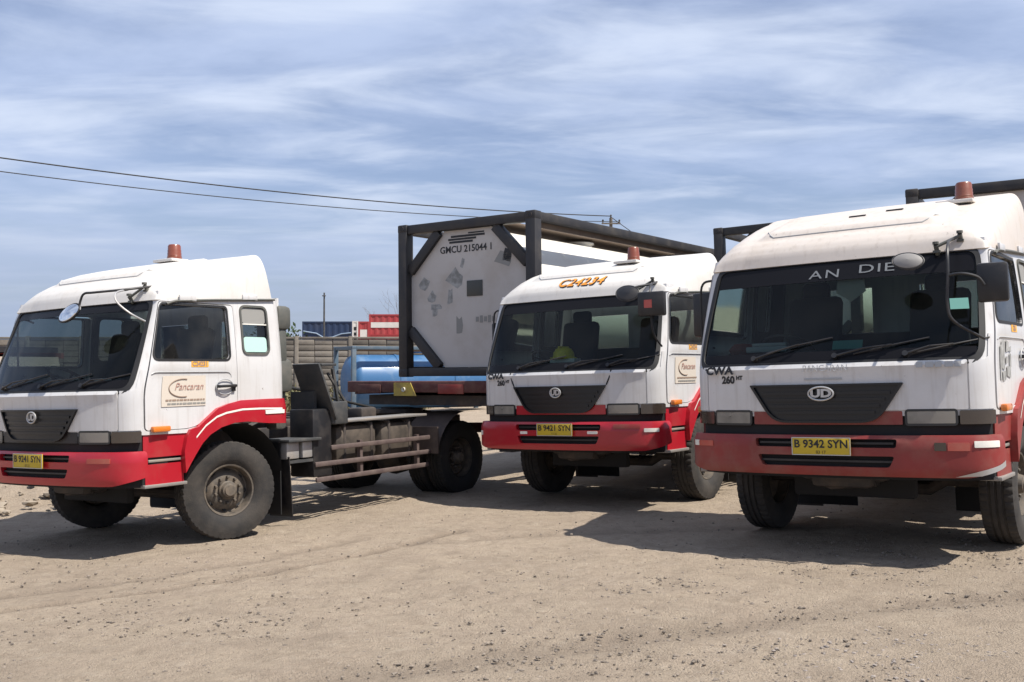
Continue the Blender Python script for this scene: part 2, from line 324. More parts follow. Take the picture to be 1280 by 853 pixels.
class Surf:
    """sheet wound round the cab in plan: s = distance along the plan outline from the middle of the front, z = height"""
    def __init__(s, ctrl, taper=True, inset=None):
        P = [Vector(p) for p in ctrl]; P = [Vector((-P[1].x, P[1].y))]+P+[P[-1]*2-P[-2]]
        D = []
        for i in range(1, len(P)-2):
            a, b, c, d = P[i-1], P[i], P[i+1], P[i+2]
            for k in range(24):
                t = k/24; D.append(.5*((2*b)+(c-a)*t+(2*a-5*b+4*c-d)*t*t+(3*b-a-3*c+d)*t**3))
        D.append(P[-2]); A = np.array([(p.x, p.y) for p in D]); A[0, 0] = 0
        s.S = np.concatenate([[0], np.cumsum(np.hypot(*np.diff(A, axis=0).T))]); s.A = A; s.taper = taper; s.inset = inset
    def plan(s, u):
        a = abs(u); x = np.interp(a, s.S, s.A[:, 0]); y = np.interp(a, s.S, s.A[:, 1])
        if a > s.S[-1]: x, y = s.A[-1]
        return (math.copysign(x, u) if u else 0.0), y
    def pt(s, u, z):
        x, y = s.plan(u)
        if s.taper and z > 1.45:
            t = max(0, (z-1.70)/.67); x *= 1-.05*min(t, 1.15)**1.3
            g = float(np.interp(-y, [.2, .7, 1.0, 1.1, 1.2, 1.3, 1.4], [0, .18, .38, .52, .74, .92, 1.0])); q = (z-1.5)/.87; q = q if q > .1 else (max(0, q+.1)**2)/.4
            y += .45*q*g
        return Vector((x, y, z))
    def nrm(s, u, z):
        e = .012; a = s.pt(u+e, z)-s.pt(u-e, z); b = s.pt(u, z+e)-s.pt(u, z-e)
        return a.cross(b).normalized()
    def P(s, u, z, off=0):
        p = s.pt(u, z); n = s.nrm(u, z)
        if s.inset: off = off - s.inset(z)
        return p+n*off
    def sx(s, x): k = int(np.argmax(s.A[:, 0] >= s.A[:, 0].max()-1e-4)); return float(np.interp(x, s.A[:k+1, 0], s.S[:k+1]))               # arc at lateral x (front)
    def sy(s, y): return float(np.interp(y, s.A[6:, 1], s.S[6:]))          # arc at station y (side)
    def patch(s, mb, outer, holes=(), off=0, st=.055, thick=.02, mi=0, offf=None):
        loops = [resamp(outer, st)]+[resamp(h, st) for h in holes]
        V = []; E = []
        for lp in loops:
            o = len(V); V += lp; E += [(o+i, o+(i+1) % len(lp)) for i in range(len(lp))]
        nb = len(V); xs = [p[0] for p in loops[0]]; ys = [p[1] for p in loops[0]]
        B = np.array(V)
        x = min(xs)+st*.5; row = 0
        while x < max(xs):
            y = min(ys)+st*.5
            while y < max(ys):
                if np.min((B[:, 0]-x)**2+(B[:, 1]-y)**2) > (st*.45)**2 and inpoly(x, y, loops[0]) and not any(inpoly(x, y, h) for h in loops[1:]): V.append((x, y))
                y += st
            x += st
        rv, re, rf, _, _, _ = geometry.delaunay_2d_cdt([Vector(p) for p in V], E, [], 0, 1e-6)
        fs = []
        for f in rf:
            cx = sum(rv[i][0] for i in f)/len(f); cy = sum(rv[i][1] for i in f)/len(f)
            if inpoly(cx, cy, loops[0]) and not any(inpoly(cx, cy, h) for h in loops[1:]): fs.append(tuple(f))
        of = offf or (lambda u, z: off)
        vs = [s.P(p[0], p[1], of(p[0], p[1])) for p in rv]
        mb.add(vs, fs, mi)
        if thick:
            for li, lp in enumerate(loops):
                n = len(lp); a = [s.P(p[0], p[1], of(*p)) for p in lp]; b = [s.P(p[0], p[1], of(*p)-thick) for p in lp]
                fr = [(i, n+i, n+(i+1) % n, (i+1) % n) for i in range(n)]
                mb.add(a+b, fr, mi)
        return mb
    def ring(s, mb, poly, wd, off, thick=.015, mi=0, st=.05):
        """frame of width wd lying outside the opening poly"""
        P = [Vector(p) for p in poly]; n = len(P); ar = sum(P[i-1].x*P[i].y-P[i].x*P[i-1].y for i in range(n)); out = []
        for i in range(n):
            a = (P[i]-P[i-1]); b = (P[(i+1) % n]-P[i]); t = (a.normalized()+b.normalized())
            if t.length < 1e-6: t = a
            t.normalize(); q = Vector((t.y, -t.x))*(1 if ar > 0 else -1); out.append(tuple(P[i]+q*wd))
        return s.patch(mb, out, [poly], off, st, thick, mi)

fontc = {}
def text_mesh(txt, size, shear=0, bold=0, spacing=1.0):
    c = bpy.data.curves.new('lettering', 'FONT'); c.body = txt; c.size = size; c.shear = shear; c.offset = bold; c.space_character = spacing
    c.align_x = 'CENTER'; c.align_y = 'CENTER'; c.resolution_u = 3
    o = bpy.data.objects.new('lettering', c); C.objects.link(o); bpy.context.view_layer.update()
    me = bpy.data.meshes.new_from_object(o.evaluated_get(bpy.context.evaluated_depsgraph_get()))
    V = [tuple(v.co) for v in me.vertices]; F = [tuple(p.vertices) for p in me.polygons]
    bpy.data.objects.remove(o); bpy.data.curves.remove(c); bpy.data.meshes.remove(me)
    return V, F
def text_surf(name, surf, txt, u, z, size, m, parent, off=.004, sx=1.0, **k):
    V, F = text_mesh(txt, size, **k); mb = MB(); mb.add([surf.P(u+x*sx, z+y, off) for x, y, _ in V], F)
    return mb.obj(name, m, parent, smooth=0)
def text_flat(name, txt, size, m, parent, M4, **k):
    V, F = text_mesh(txt, size, **k); mb = MB(); mb.add([M4 @ Vector(v) for v in V], F)
    return mb.obj(name, m, parent, smooth=0)

# ------------------------------------------------------------------ the ground
def gz(x, y):
    return .0393*15*np.tanh(np.asarray(x)/15) - .0046*40*np.tanh(np.asarray(y)/40) + .031
def lin(a, b, n): return list(np.linspace(a, b, n, endpoint=False))
RUTS = [[(-6.5, 6.1), (-4.3, 7.0), (-2.2, 8.3), (-1.2, 9.3), (-.5, 10.3)], [(-7, 6.9), (-4.6, 7.6), (-2.6, 8.8), (-1.5, 10)], [(-1.5, 5.2), (1.5, 6.3), (4.5, 6.9), (8, 7.2)], [(-1.0, 9.6), (.8, 9.9), (3, 9.7)]]
def vnoise(X, Y, sc_, seed):
    r = np.random.default_rng(seed); G = r.random((256, 256)); x = X*sc_; y = Y*sc_
    xi = np.floor(x).astype(int); yi = np.floor(y).astype(int); fx = x-xi; fy = y-yi; fx = fx*fx*(3-2*fx); fy = fy*fy*(3-2*fy)
    g = lambda a, b: G[a % 256, b % 256]
    return (g(xi, yi)*(1-fx)+g(xi+1, yi)*fx)*(1-fy)+(g(xi, yi+1)*(1-fx)+g(xi+1, yi+1)*fx)*fy-.5
def rutd(X, Y, ln):
    d = np.full(X.shape, 9.0); q = []
    P = [Vector(p) for p in ln]
    for i in range(len(P)-1):
        a, b, c, e = P[max(i-1, 0)], P[i], P[i+1], P[min(i+2, len(P)-1)]
        for k in range(8):
            t = k/8; v = .5*((2*b)+(c-a)*t+(2*a-5*b+4*c-e)*t*t+(3*b-a-3*c+e)*t**3); q.append((v.x, v.y))
    q.append(tuple(P[-1]))
    for (ax, ay), (bx, by) in zip(q, q[1:]):
        dx, dy = bx-ax, by-ay; t = np.clip(((X-ax)*dx+(Y-ay)*dy)/(dx*dx+dy*dy), 0, 1)
        d = np.minimum(d, np.hypot(X-ax-t*dx, Y-ay-t*dy))
    return d
xs = np.array(lin(-3000, -300, 6)+lin(-300, -40, 14)+lin(-40, -11, 40)+lin(-11, 11, 420)+lin(11, 40, 40)+lin(40, 300, 14)+lin(300, 3001, 7))
ys = np.array(lin(-300, -10, 10)+lin(-10, 4, 20)+lin(4, 13, 260)+lin(13, 20, 60)+lin(20, 60, 40)+lin(60, 300, 16)+lin(300, 4001, 8))
X, Y = np.meshgrid(xs, ys, indexing='ij')
Z = gz(X, Y); near = np.clip((22-Y)/6, 0, 1)*np.clip((14-np.abs(X))/3, 0, 1)
Z += near*(vnoise(X, Y, .7, 1)*.022+vnoise(X, Y, 2.3, 2)*.016+vnoise(X, Y, 6.5, 3)*.014*(.4+1.2*np.clip(vnoise(X, Y, .5, 8)+.5, 0, 1))+vnoise(X, Y, 15, 4)*.009)
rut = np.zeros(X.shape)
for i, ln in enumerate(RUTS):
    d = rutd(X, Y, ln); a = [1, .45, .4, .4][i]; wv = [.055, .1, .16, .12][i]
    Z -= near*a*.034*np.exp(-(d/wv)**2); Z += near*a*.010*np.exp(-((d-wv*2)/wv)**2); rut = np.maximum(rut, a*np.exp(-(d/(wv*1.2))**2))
far = np.clip((np.hypot(X, Y)-60)/200, 0, 1); Z = Z*(1-far)+far*(-.3)
nx, ny = X.shape
me = bpy.data.meshes.new('ground')
idx = np.arange(nx*ny).reshape(nx, ny)
F = np.stack([idx[:-1, :-1], idx[1:, :-1], idx[1:, 1:], idx[:-1, 1:]], -1).reshape(-1, 4)
me.from_pydata(np.stack([X, Y, Z], -1).reshape(-1, 3).tolist(), [], F.tolist()); me.shade_smooth()
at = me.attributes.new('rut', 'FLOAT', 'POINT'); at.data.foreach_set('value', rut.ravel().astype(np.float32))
gm = bpy.data.materials.new('dry_dirt'); gm.use_nodes = True
t = gm.node_tree; n = t.nodes; l = t.links; b = n['Principled BSDF']; b.inputs['Roughness'].default_value = .95; b.inputs['Specular IOR Level'].default_value = .2
co = n.new('ShaderNodeTexCoord').outputs['Object']
def noise(s_, d=6, rg=.6, vec=None):
    z = n.new('ShaderNodeTexNoise'); z.inputs['Scale'].default_value = s_; z.inputs['Detail'].default_value = d; z.inputs['Roughness'].default_value = rg; l.new(vec or co, z.inputs['Vector']); return z.outputs[0]
def mrange(v, a, b_, c=0, d=1):
    z = n.new('ShaderNodeMapRange'); l.new(v, z.inputs[0]); z.inputs[1].default_value = a; z.inputs[2].default_value = b_; z.inputs[3].default_value = c; z.inputs[4].default_value = d; return z.outputs[0]
def mixc(f, a, b_):
    z = n.new('ShaderNodeMixRGB'); l.new(f, z.inputs[0]) if not isinstance(f, float) else setattr(z.inputs[0], 'default_value', f)
    for i, v in ((1, a), (2, b_)):
        if isinstance(v, tuple): z.inputs[i].default_value = (*v, 1)
        else: l.new(v, z.inputs[i])
    return z.outputs[0]
c1 = mixc(mrange(noise(.45, 5), .35, .68), (0.387, 0.315, 0.243), (0.326, 0.264, 0.202))
c1 = mixc(mrange(noise(2.3, 8, .65), .42, .72, 0, .55), c1, (0.430, 0.356, 0.268))
c1 = mixc(mrange(noise(9, 8, .75), .50, .70, 0, .6), c1, (0.203, 0.161, 0.119))
c1 = mixc(mrange(noise(3.6, 9, .75), .50, .68, 0, .5), c1, (0.234, 0.189, 0.145))
c1 = mixc(mrange(noise(5.5, 9, .75), .54, .70, 0, .5), c1, (0.492, 0.421, 0.339))
c1 = mixc(mrange(noise(38, 6, .75), .50, .66, 0, .55), c1, (0.228, 0.183, 0.137))
c1 = mixc(mrange(noise(55, 4, .7), .60, .72, 0, .5), c1, (0.517, 0.445, 0.357))
vo = n.new('ShaderNodeTexVoronoi'); vo.inputs['Scale'].default_value = 34; l.new(co, vo.inputs['Vector'])
peb = mrange(vo.outputs['Distance'], .16, .08); pz = mrange(noise(1.4, 4), .5, .62); pm = n.new('ShaderNodeMath'); pm.operation = 'MULTIPLY'; l.new(peb, pm.inputs[0]); l.new(pz, pm.inputs[1])
c1 = mixc(pm.outputs[0], c1, (0.135, 0.110, 0.089))
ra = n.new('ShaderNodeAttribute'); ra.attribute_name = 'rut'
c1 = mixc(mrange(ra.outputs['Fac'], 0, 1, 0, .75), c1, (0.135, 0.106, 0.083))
l.new(c1, b.inputs['Base Color'])
bp = n.new('ShaderNodeBump'); bp.inputs['Strength'].default_value = 1.0; bp.inputs['Distance'].default_value = .026
ad = n.new('ShaderNodeMath'); ad.operation = 'ADD'; l.new(noise(22, 8, .7), ad.inputs[0]); l.new(noise(85, 4, .6), ad.inputs[1]); l.new(ad.outputs[0], bp.inputs['Height']); l.new(bp.outputs[0], b.inputs['Normal'])
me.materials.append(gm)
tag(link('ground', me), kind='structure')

# pebbles: nobody could count them
ico = bmesh.new(); bmesh.ops.create_icosphere(ico, subdivisions=1, radius=1); IV = np.array([v.co for v in ico.verts]); IF = np.array([[v.index for v in f.verts] for f in ico.faces]); ico.free()
def stones(name, pts, sizes, m, flat=.6):
    k = len(pts); V = np.empty((k, len(IV), 3))
    for i in range(k):
        a = rng.uniform(0, 2*PI); s_ = sizes[i]*rng.uniform(.6, 1.25, 3)*np.array([1, 1, flat])
        v = IV*(1+rng.uniform(-.28, .28, (len(IV), 1)))*s_
        c, d = math.cos(a), math.sin(a); V[i] = np.stack([v[:, 0]*c-v[:, 1]*d, v[:, 0]*d+v[:, 1]*c, v[:, 2]], -1)+pts[i]
    Fs = (IF[None]+(np.arange(k)*len(IV))[:, None, None]).reshape(-1, 3)
    me = bpy.data.meshes.new(name); me.from_pydata(V.reshape(-1, 3).tolist(), [], Fs.tolist()); me.materials.append(m)
    return tag(link(name, me), kind='stuff')
P = []; S_ = []
clus = np.stack([rng.uniform(-5, 5, 26), rng.uniform(5, 9, 26)], -1)
for i in range(15000):
    if i % 5 < 2:
        y = 4.6+9*rng.random()**1.6; x = rng.uniform(-.55, .55)*y
    else:
        c = clus[rng.integers(26)] if rng.random() < .6 else np.array([rng.uniform(.2, 4.2), rng.uniform(4.9, 8.0)]); x, y = c+rng.normal(0, .45, 2)*[1.3, .7]
    sz = .0024+.0135*rng.random()**4
    P.append((x, y, float(gz(x, y))+sz*.15)); S_.append(sz)
tag(stones('pebbles', P, S_, M['stone']), label='scattered small grey and tan pebbles on the dry dirt')
P = []; S_ = []
for i in range(420):                                                     # broken pale patch in the near right corner
    x, y = rng.normal(2.15, .40), rng.normal(5.45, .28); sz = .004+.011*rng.random()**2.5
    P.append((x, y, float(gz(x, y))+sz*.2)); S_.append(sz)
tag(stones('gravel', P, S_, M['gravel']), label='pale broken gravel in the near right corner of the yard')
P = []; S_ = []
for i in range(900):                                                     # low rubble bank beyond the left truck
    x = rng.uniform(-11, -4.6); y = rng.uniform(12.6, 17.5) if x < -5 else rng.uniform(14.5, 18); h_ = max(0, .22*min(1, (y-12.4)/1.6)*(.6+.8*(vnoise(np.array(x), np.array(y), 1.2, 9)+.5)))
    sz = .02+.09*rng.random()**2.6
    P.append((x, y, float(gz(x, y))+h_+sz*.2)); S_.append(sz)
tag(stones('rubble', P, S_, M['rubble'], .5), label='pale rubble and dirt heap behind the left truck')
bx_ = np.linspace(-13, -4.2, 70); by_ = np.linspace(12.2, 19, 50); BX, BY = np.meshgrid(bx_, by_, indexing='ij')
BZ = gz(BX, BY)-.03+np.clip((BY-12.5)/1.5, 0, 1)*np.clip((19-BY)/2, 0, 1)*np.clip((-4.4-BX)/1.2, 0, 1)*np.clip((BX+13)/2, 0, 1)*(.10+.26*(vnoise(BX, BY, 1.2, 9)+.5)+.12*vnoise(BX, BY, 4, 12)+.06*vnoise(BX, BY, 9, 13))
me = bpy.data.meshes.new('dirt_bank'); idx = np.arange(BX.size).reshape(BX.shape)
me.from_pydata(np.stack([BX, BY, BZ], -1).reshape(-1, 3).tolist(), [], np.stack([idx[:-1, :-1], idx[1:, :-1], idx[1:, 1:], idx[:-1, 1:]], -1).reshape(-1, 4).tolist()); me.shade_smooth(); me.materials.append(gm)
tag(link('dirt_bank', me), kind='structure')

# ------------------------------------------------------------------ trucks
CAB = Surf([(0, -1.393), (.3, -1.383), (.62, -1.345), (.85, -1.302), (1.03, -1.245), (1.12, -1.19), (1.18, -1.10), (1.205, -.98), (1.212, -.7), (1.212, -.3), (1.212, .2), (1.212, .55), (1.20, .64), (1.15, .70), (1.08, .72)])
def binset(z):
    a = max(0, (z-.90)/.05); b_ = max(0, (.69-z)/.05); return .022*min(1, a)**2+.022*min(1, b_)**2
BUM = Surf([(0, -1.445), (.4, -1.435), (.8, -1.395), (1.02, -1.345), (1.14, -1.285), (1.21, -1.20), (1.236, -1.10), (1.238, -1.0)], taper=False, inset=binset)
VAL = Surf([(0, -1.36), (.4, -1.35), (.8, -1.30), (1.03, -1.21), (1.12, -1.15), (1.17, -1.06), (1.18, -.95), (1.18, -.6)], taper=False)
sP = CAB.sx(1.03); sD = CAB.sy(-1.095); sR = CAB.S[-1]
def sy(y): return CAB.sy(y)
ARCH_TOP = [(-.60, 1.125), (-.50, 1.15), (-.40, 1.22), (-.26, 1.315), (-.12, 1.355), (.05, 1.385), (.40, 1.39), (.69, 1.39)]
def arc_lo(y): return .51+math.sqrt(max(0, .66**2-y*y))
def roof_zb(y): return 2.362+.055*(y+.86)
# roof front line at z ~2.37
_rf = [CAB.pt(s_, 2.37) for s_ in np.linspace(0, sy(-.55), 60)]
RX = np.array([p.x for p in _rf]); RY = np.array([p.y for p in _rf]); RXM = RX.max()
HD = np.array([0, .03, .07, .14, .28, .5, .75, 1.25, 1.7]); HH = np.array([0, .10, .155, .21, .275, .335, .38, .445, .50])
_AR = np.concatenate([[0], np.cumsum(np.hypot(np.diff(HD), np.diff(HH)))])
def sstep(a, b, x): t_ = min(1, max(0, (x-a)/(b-a))); return t_*t_*(3-2*t_)
ROOF = dict(extra=0.0, yr=.56, k=1.0)
def roof_z(x, y):
    ax = abs(x); yf = float(np.interp(ax, RX, RY))-.02; d = max(0, y-yf); ds = max(0, RXM+.008-ax)
    h = float(np.interp(d, HD, HH)); q = min(1, d/1.3); wd = (.40*(1-q)+.17*q)*ROOF['k']; ex = 2.0+1.0*q; h += ROOF['extra']*sstep(.3, 1.2, d)
    e = (1-max(0, 1-ds/wd)**ex)**(1/ex)
    plate = .042*sstep(.76, .70, ax)*sstep(.20, .27, d)*sstep(.16, .08, y)
    return roof_zb(y)+h*e+plate
def make_roof():
    mb = MB(); nu, nv = 64, 56; V = []
    for i in range(nu+1):
        tt = -1+2*i/nu; x = (RXM+.008)*math.copysign(math.sin(PI/2*abs(tt))**.9, tt); yf = float(np.interp(abs(x), RX, RY))-.02
        for j in range(nv+1):
            v = (j/nv)**1.5; yr = ROOF['yr']; y = yf+(yr-yf)*v; z = roof_z(x, y)
            yy = y-.10*max(0, (z-roof_zb(y))/.45)*sstep(.2, .56, y); V.append((x, yy, z))
    F = [(i*(nv+1)+j, (i+1)*(nv+1)+j, (i+1)*(nv+1)+j+1, i*(nv+1)+j+1) for i in range(nu) for j in range(nv)]
    o = len(V); 
    for i in range(nu+1): x, y, z = V[i*(nv+1)+nv]; V.append((x, ROOF['yr'], roof_zb(ROOF['yr'])-.01))
    F += [(i*(nv+1)+nv, (i+1)*(nv+1)+nv, o+i+1, o+i) for i in range(nu)]
    o = len(V)                                                       # rolled lower lip along front and sides
    for i in range(nu+1): x, y, z = V[i*(nv+1)]; V.append((x*.985, y+.03, z-.022))
    F += [(i*(nv+1), o+i, o+i+1, (i+1)*(nv+1)) for i in range(nu)]
    mb.add(V, F); return mb
CACHE = {}
def shared(key, fn, mats, smooth=35):
    if key not in CACHE: CACHE[key] = fn().mesh(key.split('#')[0], mats, smooth)
    return CACHE[key]

def tyre_mb(wd=.275, ro=.515):
    h = wd/2
    prof = [(-h*.62, .265), (-h*.8, .285), (-h*.98, .34), (-h*1.03, .40), (-h*.98, .455), (-h*.92, .487), (-h*.90, .503), (-h*.72, ro), (-h*.45, ro), (-h*.40, ro-.013), (-h*.32, ro-.013), (-h*.28, ro), (-h*.08, ro), (-h*.04, ro-.013),
            (h*.04, ro-.013), (h*.08, ro), (h*.28, ro), (h*.32, ro-.013), (h*.40, ro-.013), (h*.45, ro), (h*.72, ro), (h*.90, .503), (h*.92, .487), (h*.98, .455), (h*1.03, .40), (h*.98, .34), (h*.8, .285), (h*.62, .265)]
    lug = {5, 6, 7, 8, 19, 20, 21, 22}
    fn = lambda i, j, r: r-(.009 if (j in lug and i % 4 == 3) else 0)+(.004 if j in (2, 25) and i % 24 < 11 and i % 2 else 0)
    return MB().lathe(prof, 192, fn=fn)
def rim_mb(face=.07):                       # dished disc wheel, outside toward +x
    mb = MB()
    mb.lathe([(-.10, .268), (.085, .268), (.098, .278), (.104, .272), (.10, .258), (.07, .248), (.03, .244), (.0, .24), (-.005, .225), (.03, .185), (.045, .15), (.045, .115), (.04, .0)], 48)
    for k in range(8):                       # oval hand holes, dark behind
        a = 2*PI*(k+.5)/8; c = Vector((.012, .212*math.cos(a), .212*math.sin(a)))
        x = Vector((.9, -.45*math.cos(a), -.45*math.sin(a))).normalized()
        t_ = Vector((0, -math.sin(a), math.cos(a))); r_ = x.cross(t_)
        pts = [c+x*.006+t_*.026*math.cos(q)+r_*.017*math.sin(q) for q in np.linspace(0, 2*PI, 12, endpoint=False)]
        mb.add(pts, [tuple(range(12))], 1)
    return mb
def hub_mb():
    mb = MB(); mb.lathe([(.04, .10), (.075, .098), (.085, .085), (.12, .075), (.125, .062), (.138, .055), (.14, 0)], 24)
    for k in range(10):
        a = 2*PI*k/10; mb.lathe([(.04, .016), (.078, .016), (.085, .010), (.085, 0)], 6, (0, .137*math.cos(a), .137*math.sin(a)))
    return mb
def wheel(parent, loc, side, steer=0, dual=False):
    """side +1: outside toward +x"""
    rotz = (0 if side > 0 else PI)+steer
    a = random.uniform(0, 2*PI)
    w_ = link('wheel', shared('wheel#r', rim_mb, [M['steel'], M['blackgap']]), parent, loc, (a*side, 0, rotz)); w_.rotation_mode = 'XYZ'; w_.scale = (1, .948, .948); w_.location.z = loc[2]-.024
    if dual:                                 # rear wheels: dish turned inwards
        w_.rotation_euler = (a, 0, rotz+PI); w_.location = (loc[0]-side*.05, loc[1], loc[2])
    link('tyre', shared('tyre#d' if dual else 'tyre#t', tyre_mb, M['rubbershade' if dual else 'rubber']), w_)
    h_ = link('hub', shared('hub#h', hub_mb, M['steel']), w_)
    if dual: h_.rotation_euler = (0, 0, PI); h_.location = (.03, 0, 0)
    return w_

def sidep(pts, sgn):                         # side polygon in (y,z) -> (s,z)
    p = [(sy(y), z) for y, z in pts]; return p if sgn > 0 else neg(p)
WS = rpoly([(-CAB.sx(1.10), 1.53), (CAB.sx(1.10), 1.53), (CAB.sx(1.10), 2.345), (-CAB.sx(1.10), 2.345)], .085)
DOOR = [(-1.085, 1.132), (-.615, 1.132), (-.50, 1.15), (-.40, 1.205), (-.26, 1.295), (-.12, 1.335), (.025, 1.36), (.025, 2.352), (-1.085, 2.352)]
DWIN = [(-1.045, 1.80), (-.075, 1.80), (-.075, 2.315), (-1.045, 2.315)]
QWIN = [(.125, 1.865), (.46, 1.865), (.46, 2.335), (.125, 2.335)]

def truck(cfg):
    paint, bump = M['white'], M[cfg['bumper']]
    flare_m = M[cfg.get('flare', 'red')]
    ROOF.update(cfg.get('roof', dict(extra=0.0, yr=.56, k=1.0)))
    T = thing('tractor_truck', cfg['label'], 'truck', cfg['loc'], (0, -cfg['roll'], -cfg['yaw']), 'white and red tractor trucks parked in the yard')
    # --- shell with openings
    lo = [(sR, 1.16), (sR, 1.17), (sy(.69), 1.30)]
    prof = [(sy(y), z-.03) for y, z in ARCH_TOP[::-1]]+[(sy(-.62), 1.10), (sD-.0, 1.10)]
    outer = [(-p[0], p[1]) for p in reversed([(sR, 1.17)]+prof)]
    outer = [(-sD+.0, 1.10)]
    right = [(sD, 1.10)]+[(sy(y), z-.03) for y, z in ARCH_TOP]+[(sR, 1.30), (sR, 2.45)]
    outer = [(-a, b_) for a, b_ in reversed(right)]+[]
    outer = [(-sD, 1.10), (sD, 1.10)]+right[1:]+[(-a, b_) for a, b_ in reversed(right[1:])]
    door_hole = [rpoly(sidep(DOOR, s_), [0 if i in range(1, 6) else .05 for i in range(9)] if s_ > 0 else [.05]*9) for s_ in (1, -1)]
    fp_hole = [(-sP-.004, 1.09+.02), (sP+.004, 1.11), (sP+.004, 1.513), (-sP-.004, 1.513)]
    corner = [(sP+.004, 1.11), (sD-.006, 1.11), (sD-.006, 1.70), (CAB.sx(1.155), 1.70), (CAB.sx(1.155), 1.513), (sP+.004, 1.513)]
    mb = MB()
    wsouter = rpoly([(-CAB.sx(1.12), 1.517), (CAB.sx(1.12), 1.517), (CAB.sx(1.12), 2.36), (-CAB.sx(1.12), 2.36)], .09)
    def body():
        mb = MB()
        CAB.patch(mb, outer, [wsouter, *door_hole, *[rpoly(sidep(QWIN, s_), .06) for s_ in (1, -1)]], 0, .06, .03)
        # rear wall with two windows, floor, top
        def wall(x0, x1, z0, z1): mb.box(((x0+x1)/2, .705, (z0+z1)/2), (x1-x0, .03, z1-z0))
        wall(-1.10, 1.10, 1.2, 1.82); wall(-1.10, 1.10, 2.25, 2.46)
        for a, b_ in ((-1.10, -.80), (-.22, .22), (.80, 1.10)): wall(a, b_, 1.82, 2.25)
        mb.box((0, -.1, 1.17), (2.3, 1.6, .04))
        mb.box((0, -.15, 2.42), (2.16, 1.4, .02), rot=Matrix.Rotation(.055, 3, 'X'))
        return mb
    link('cab_body', shared('cab_body#', body, paint), T)
    def lining():
        mb = MB()
        for s_ in (1, -1): CAB.patch(mb, [(s_*a, b_) for a, b_ in [(sy(.06), 1.36), (sR-.05, 1.36), (sR-.05, 2.36), (sy(.06), 2.36)]][::s_], [rpoly(sidep(QWIN, s_), .06)], -.035, .09, 0)
        mb.box((0, .66, 1.51), (2.1, .02, .6)); mb.box((0, -.15, 2.39), (2.05, 1.2, .015), rot=Matrix.Rotation(.055, 3, 'X'))
        return mb
    link('cab_lining', shared('cab_lining#', lining, M['headliner']), T)
    for x in (-.51, .51):
        o = MB().box((x, .705, 2.035), (.57, .008, .42)).obj('rear_window', M['rearglass'], T); 
    rf_ = link('roof_fairing', shared('roof_fairing#'+cfg.get('roofmat', 'whiteroof'), make_roof, M[cfg.get('roofmat', 'whiteroof')], 40), T)
    gl_ = []
    for x in np.linspace(-.74, .74, 40):
        ed = max(0, (abs(x)-.62)/.12); yf = float(np.interp(abs(x), RX, RY))-.02; gl_.append((x, yf+.225+.14*ed**2))
    gl_ = [(-.755, -.30)]+gl_+[(.755, -.30)]
    MB().tube([(x, y, roof_z(x, y)+.001) for x, y in gl_], .006, 5).obj('moulded_edge', M['greyink'], rf_)
    for vx in cfg.get('vents', []):
        z = roof_z(vx[0], vx[1]); MB().box((vx[0], vx[1], z+.004), (.14, .04, .014), bev=.005, rot=Matrix.Rotation(.18, 3, 'X')).obj('roof_vent', M['black'], T)
    # --- windshield
    ws = CAB.patch(MB(), WS, [], -.004, .08, 0).obj('windshield', M['glass'], T)
    CAB.ring(MB(), WS, .052, .008, .03).obj('windshield_gasket', M['gasket'], ws)
    a = CAB.sx(1.09)
    CAB.patch(MB(), [(-a, 1.535), (a, 1.535), (a, 1.61), (-a, 1.61)], [], -.001, .08, 0).obj('wiper_cowl', M['strip'], ws)
    st0 = cfg.get('strip', 2.25)
    CAB.patch(MB(), [(-a, st0), (a, st0), (a, 2.34), (-a, 2.34)], [], -.0015, .08, 0).obj('sun_strip', M['strip'], ws)
    if cfg.get('strip_text'):
        text_surf('lettering', CAB, 'AN', -.085, 2.243, .10, M['stripink'], ws, .004, sx=1.75, spacing=1.2)
        text_surf('lettering', CAB, 'DIE', .345, 2.262, .10, M['stripink'], ws, .004, sx=1.9, spacing=1.1)
    for cx_, tip, z0 in cfg['wipers']:
        mb = MB(); p0 = CAB.P(cx_, 1.56, .02); p1 = CAB.P((cx_+tip)/2, 1.60, .045); p2 = CAB.P(tip, z0, .03)
        mb.tube([p0, p1, p2], [.011, .008, .005], 6)
        mb.tube([CAB.P(tip-.28, z0-.055, .012), CAB.P(tip, z0, .018), CAB.P(tip+.26, z0+.05, .012)], .007, 6)
        mb.tube([CAB.P(cx_, 1.56, 0), CAB.P(cx_, 1.56, .035)], .022, 10)
        mb.obj('wiper', M['black'], T)
    # --- front panels
    fp = link('front_panel', shared('front_panel#', lambda: CAB.patch(MB(), rect(-sP, 1.145, sP, 1.508, .015), [], .010, .06, .03, offf=lambda u, z: .010+.012*sstep(1.44, 1.475, z)*sstep(1.508, 1.495, z)+.006*sstep(1.44, 1.47, z)), paint), T)
    for s_ in (1, -1):
        pc = [(sP+.012, 1.145), (sD-.014, 1.145), (sD-.014, 1.70), (CAB.sx(1.152), 1.70), (CAB.sx(1.152), 1.53), (CAB.sx(1.135), 1.508), (sP+.012, 1.508)]
        pc = pc if s_ > 0 else neg(pc)
        link('corner_panel', shared('corner_panel#%d' % s_, lambda: CAB.patch(MB(), pc, [], .008, .045, .03), paint), T)
    link('lower_front_panel', shared('lower_front_panel#'+cfg['band'], lambda: CAB.patch(MB(), rect(-.59, 1.035, .59, 1.137, .01), [], .004, .06, .03), M[cfg['band']]), T)
    link('valance', shared('valance#', lambda: VAL.patch(MB(), [(-VAL.S[-1]+.3, .62), (VAL.S[-1]-.3, .62), (VAL.S[-1]-.1, 1.13), (-VAL.S[-1]+.1, 1.13)], [], 0, .1, 0), M['blackgap']), T)
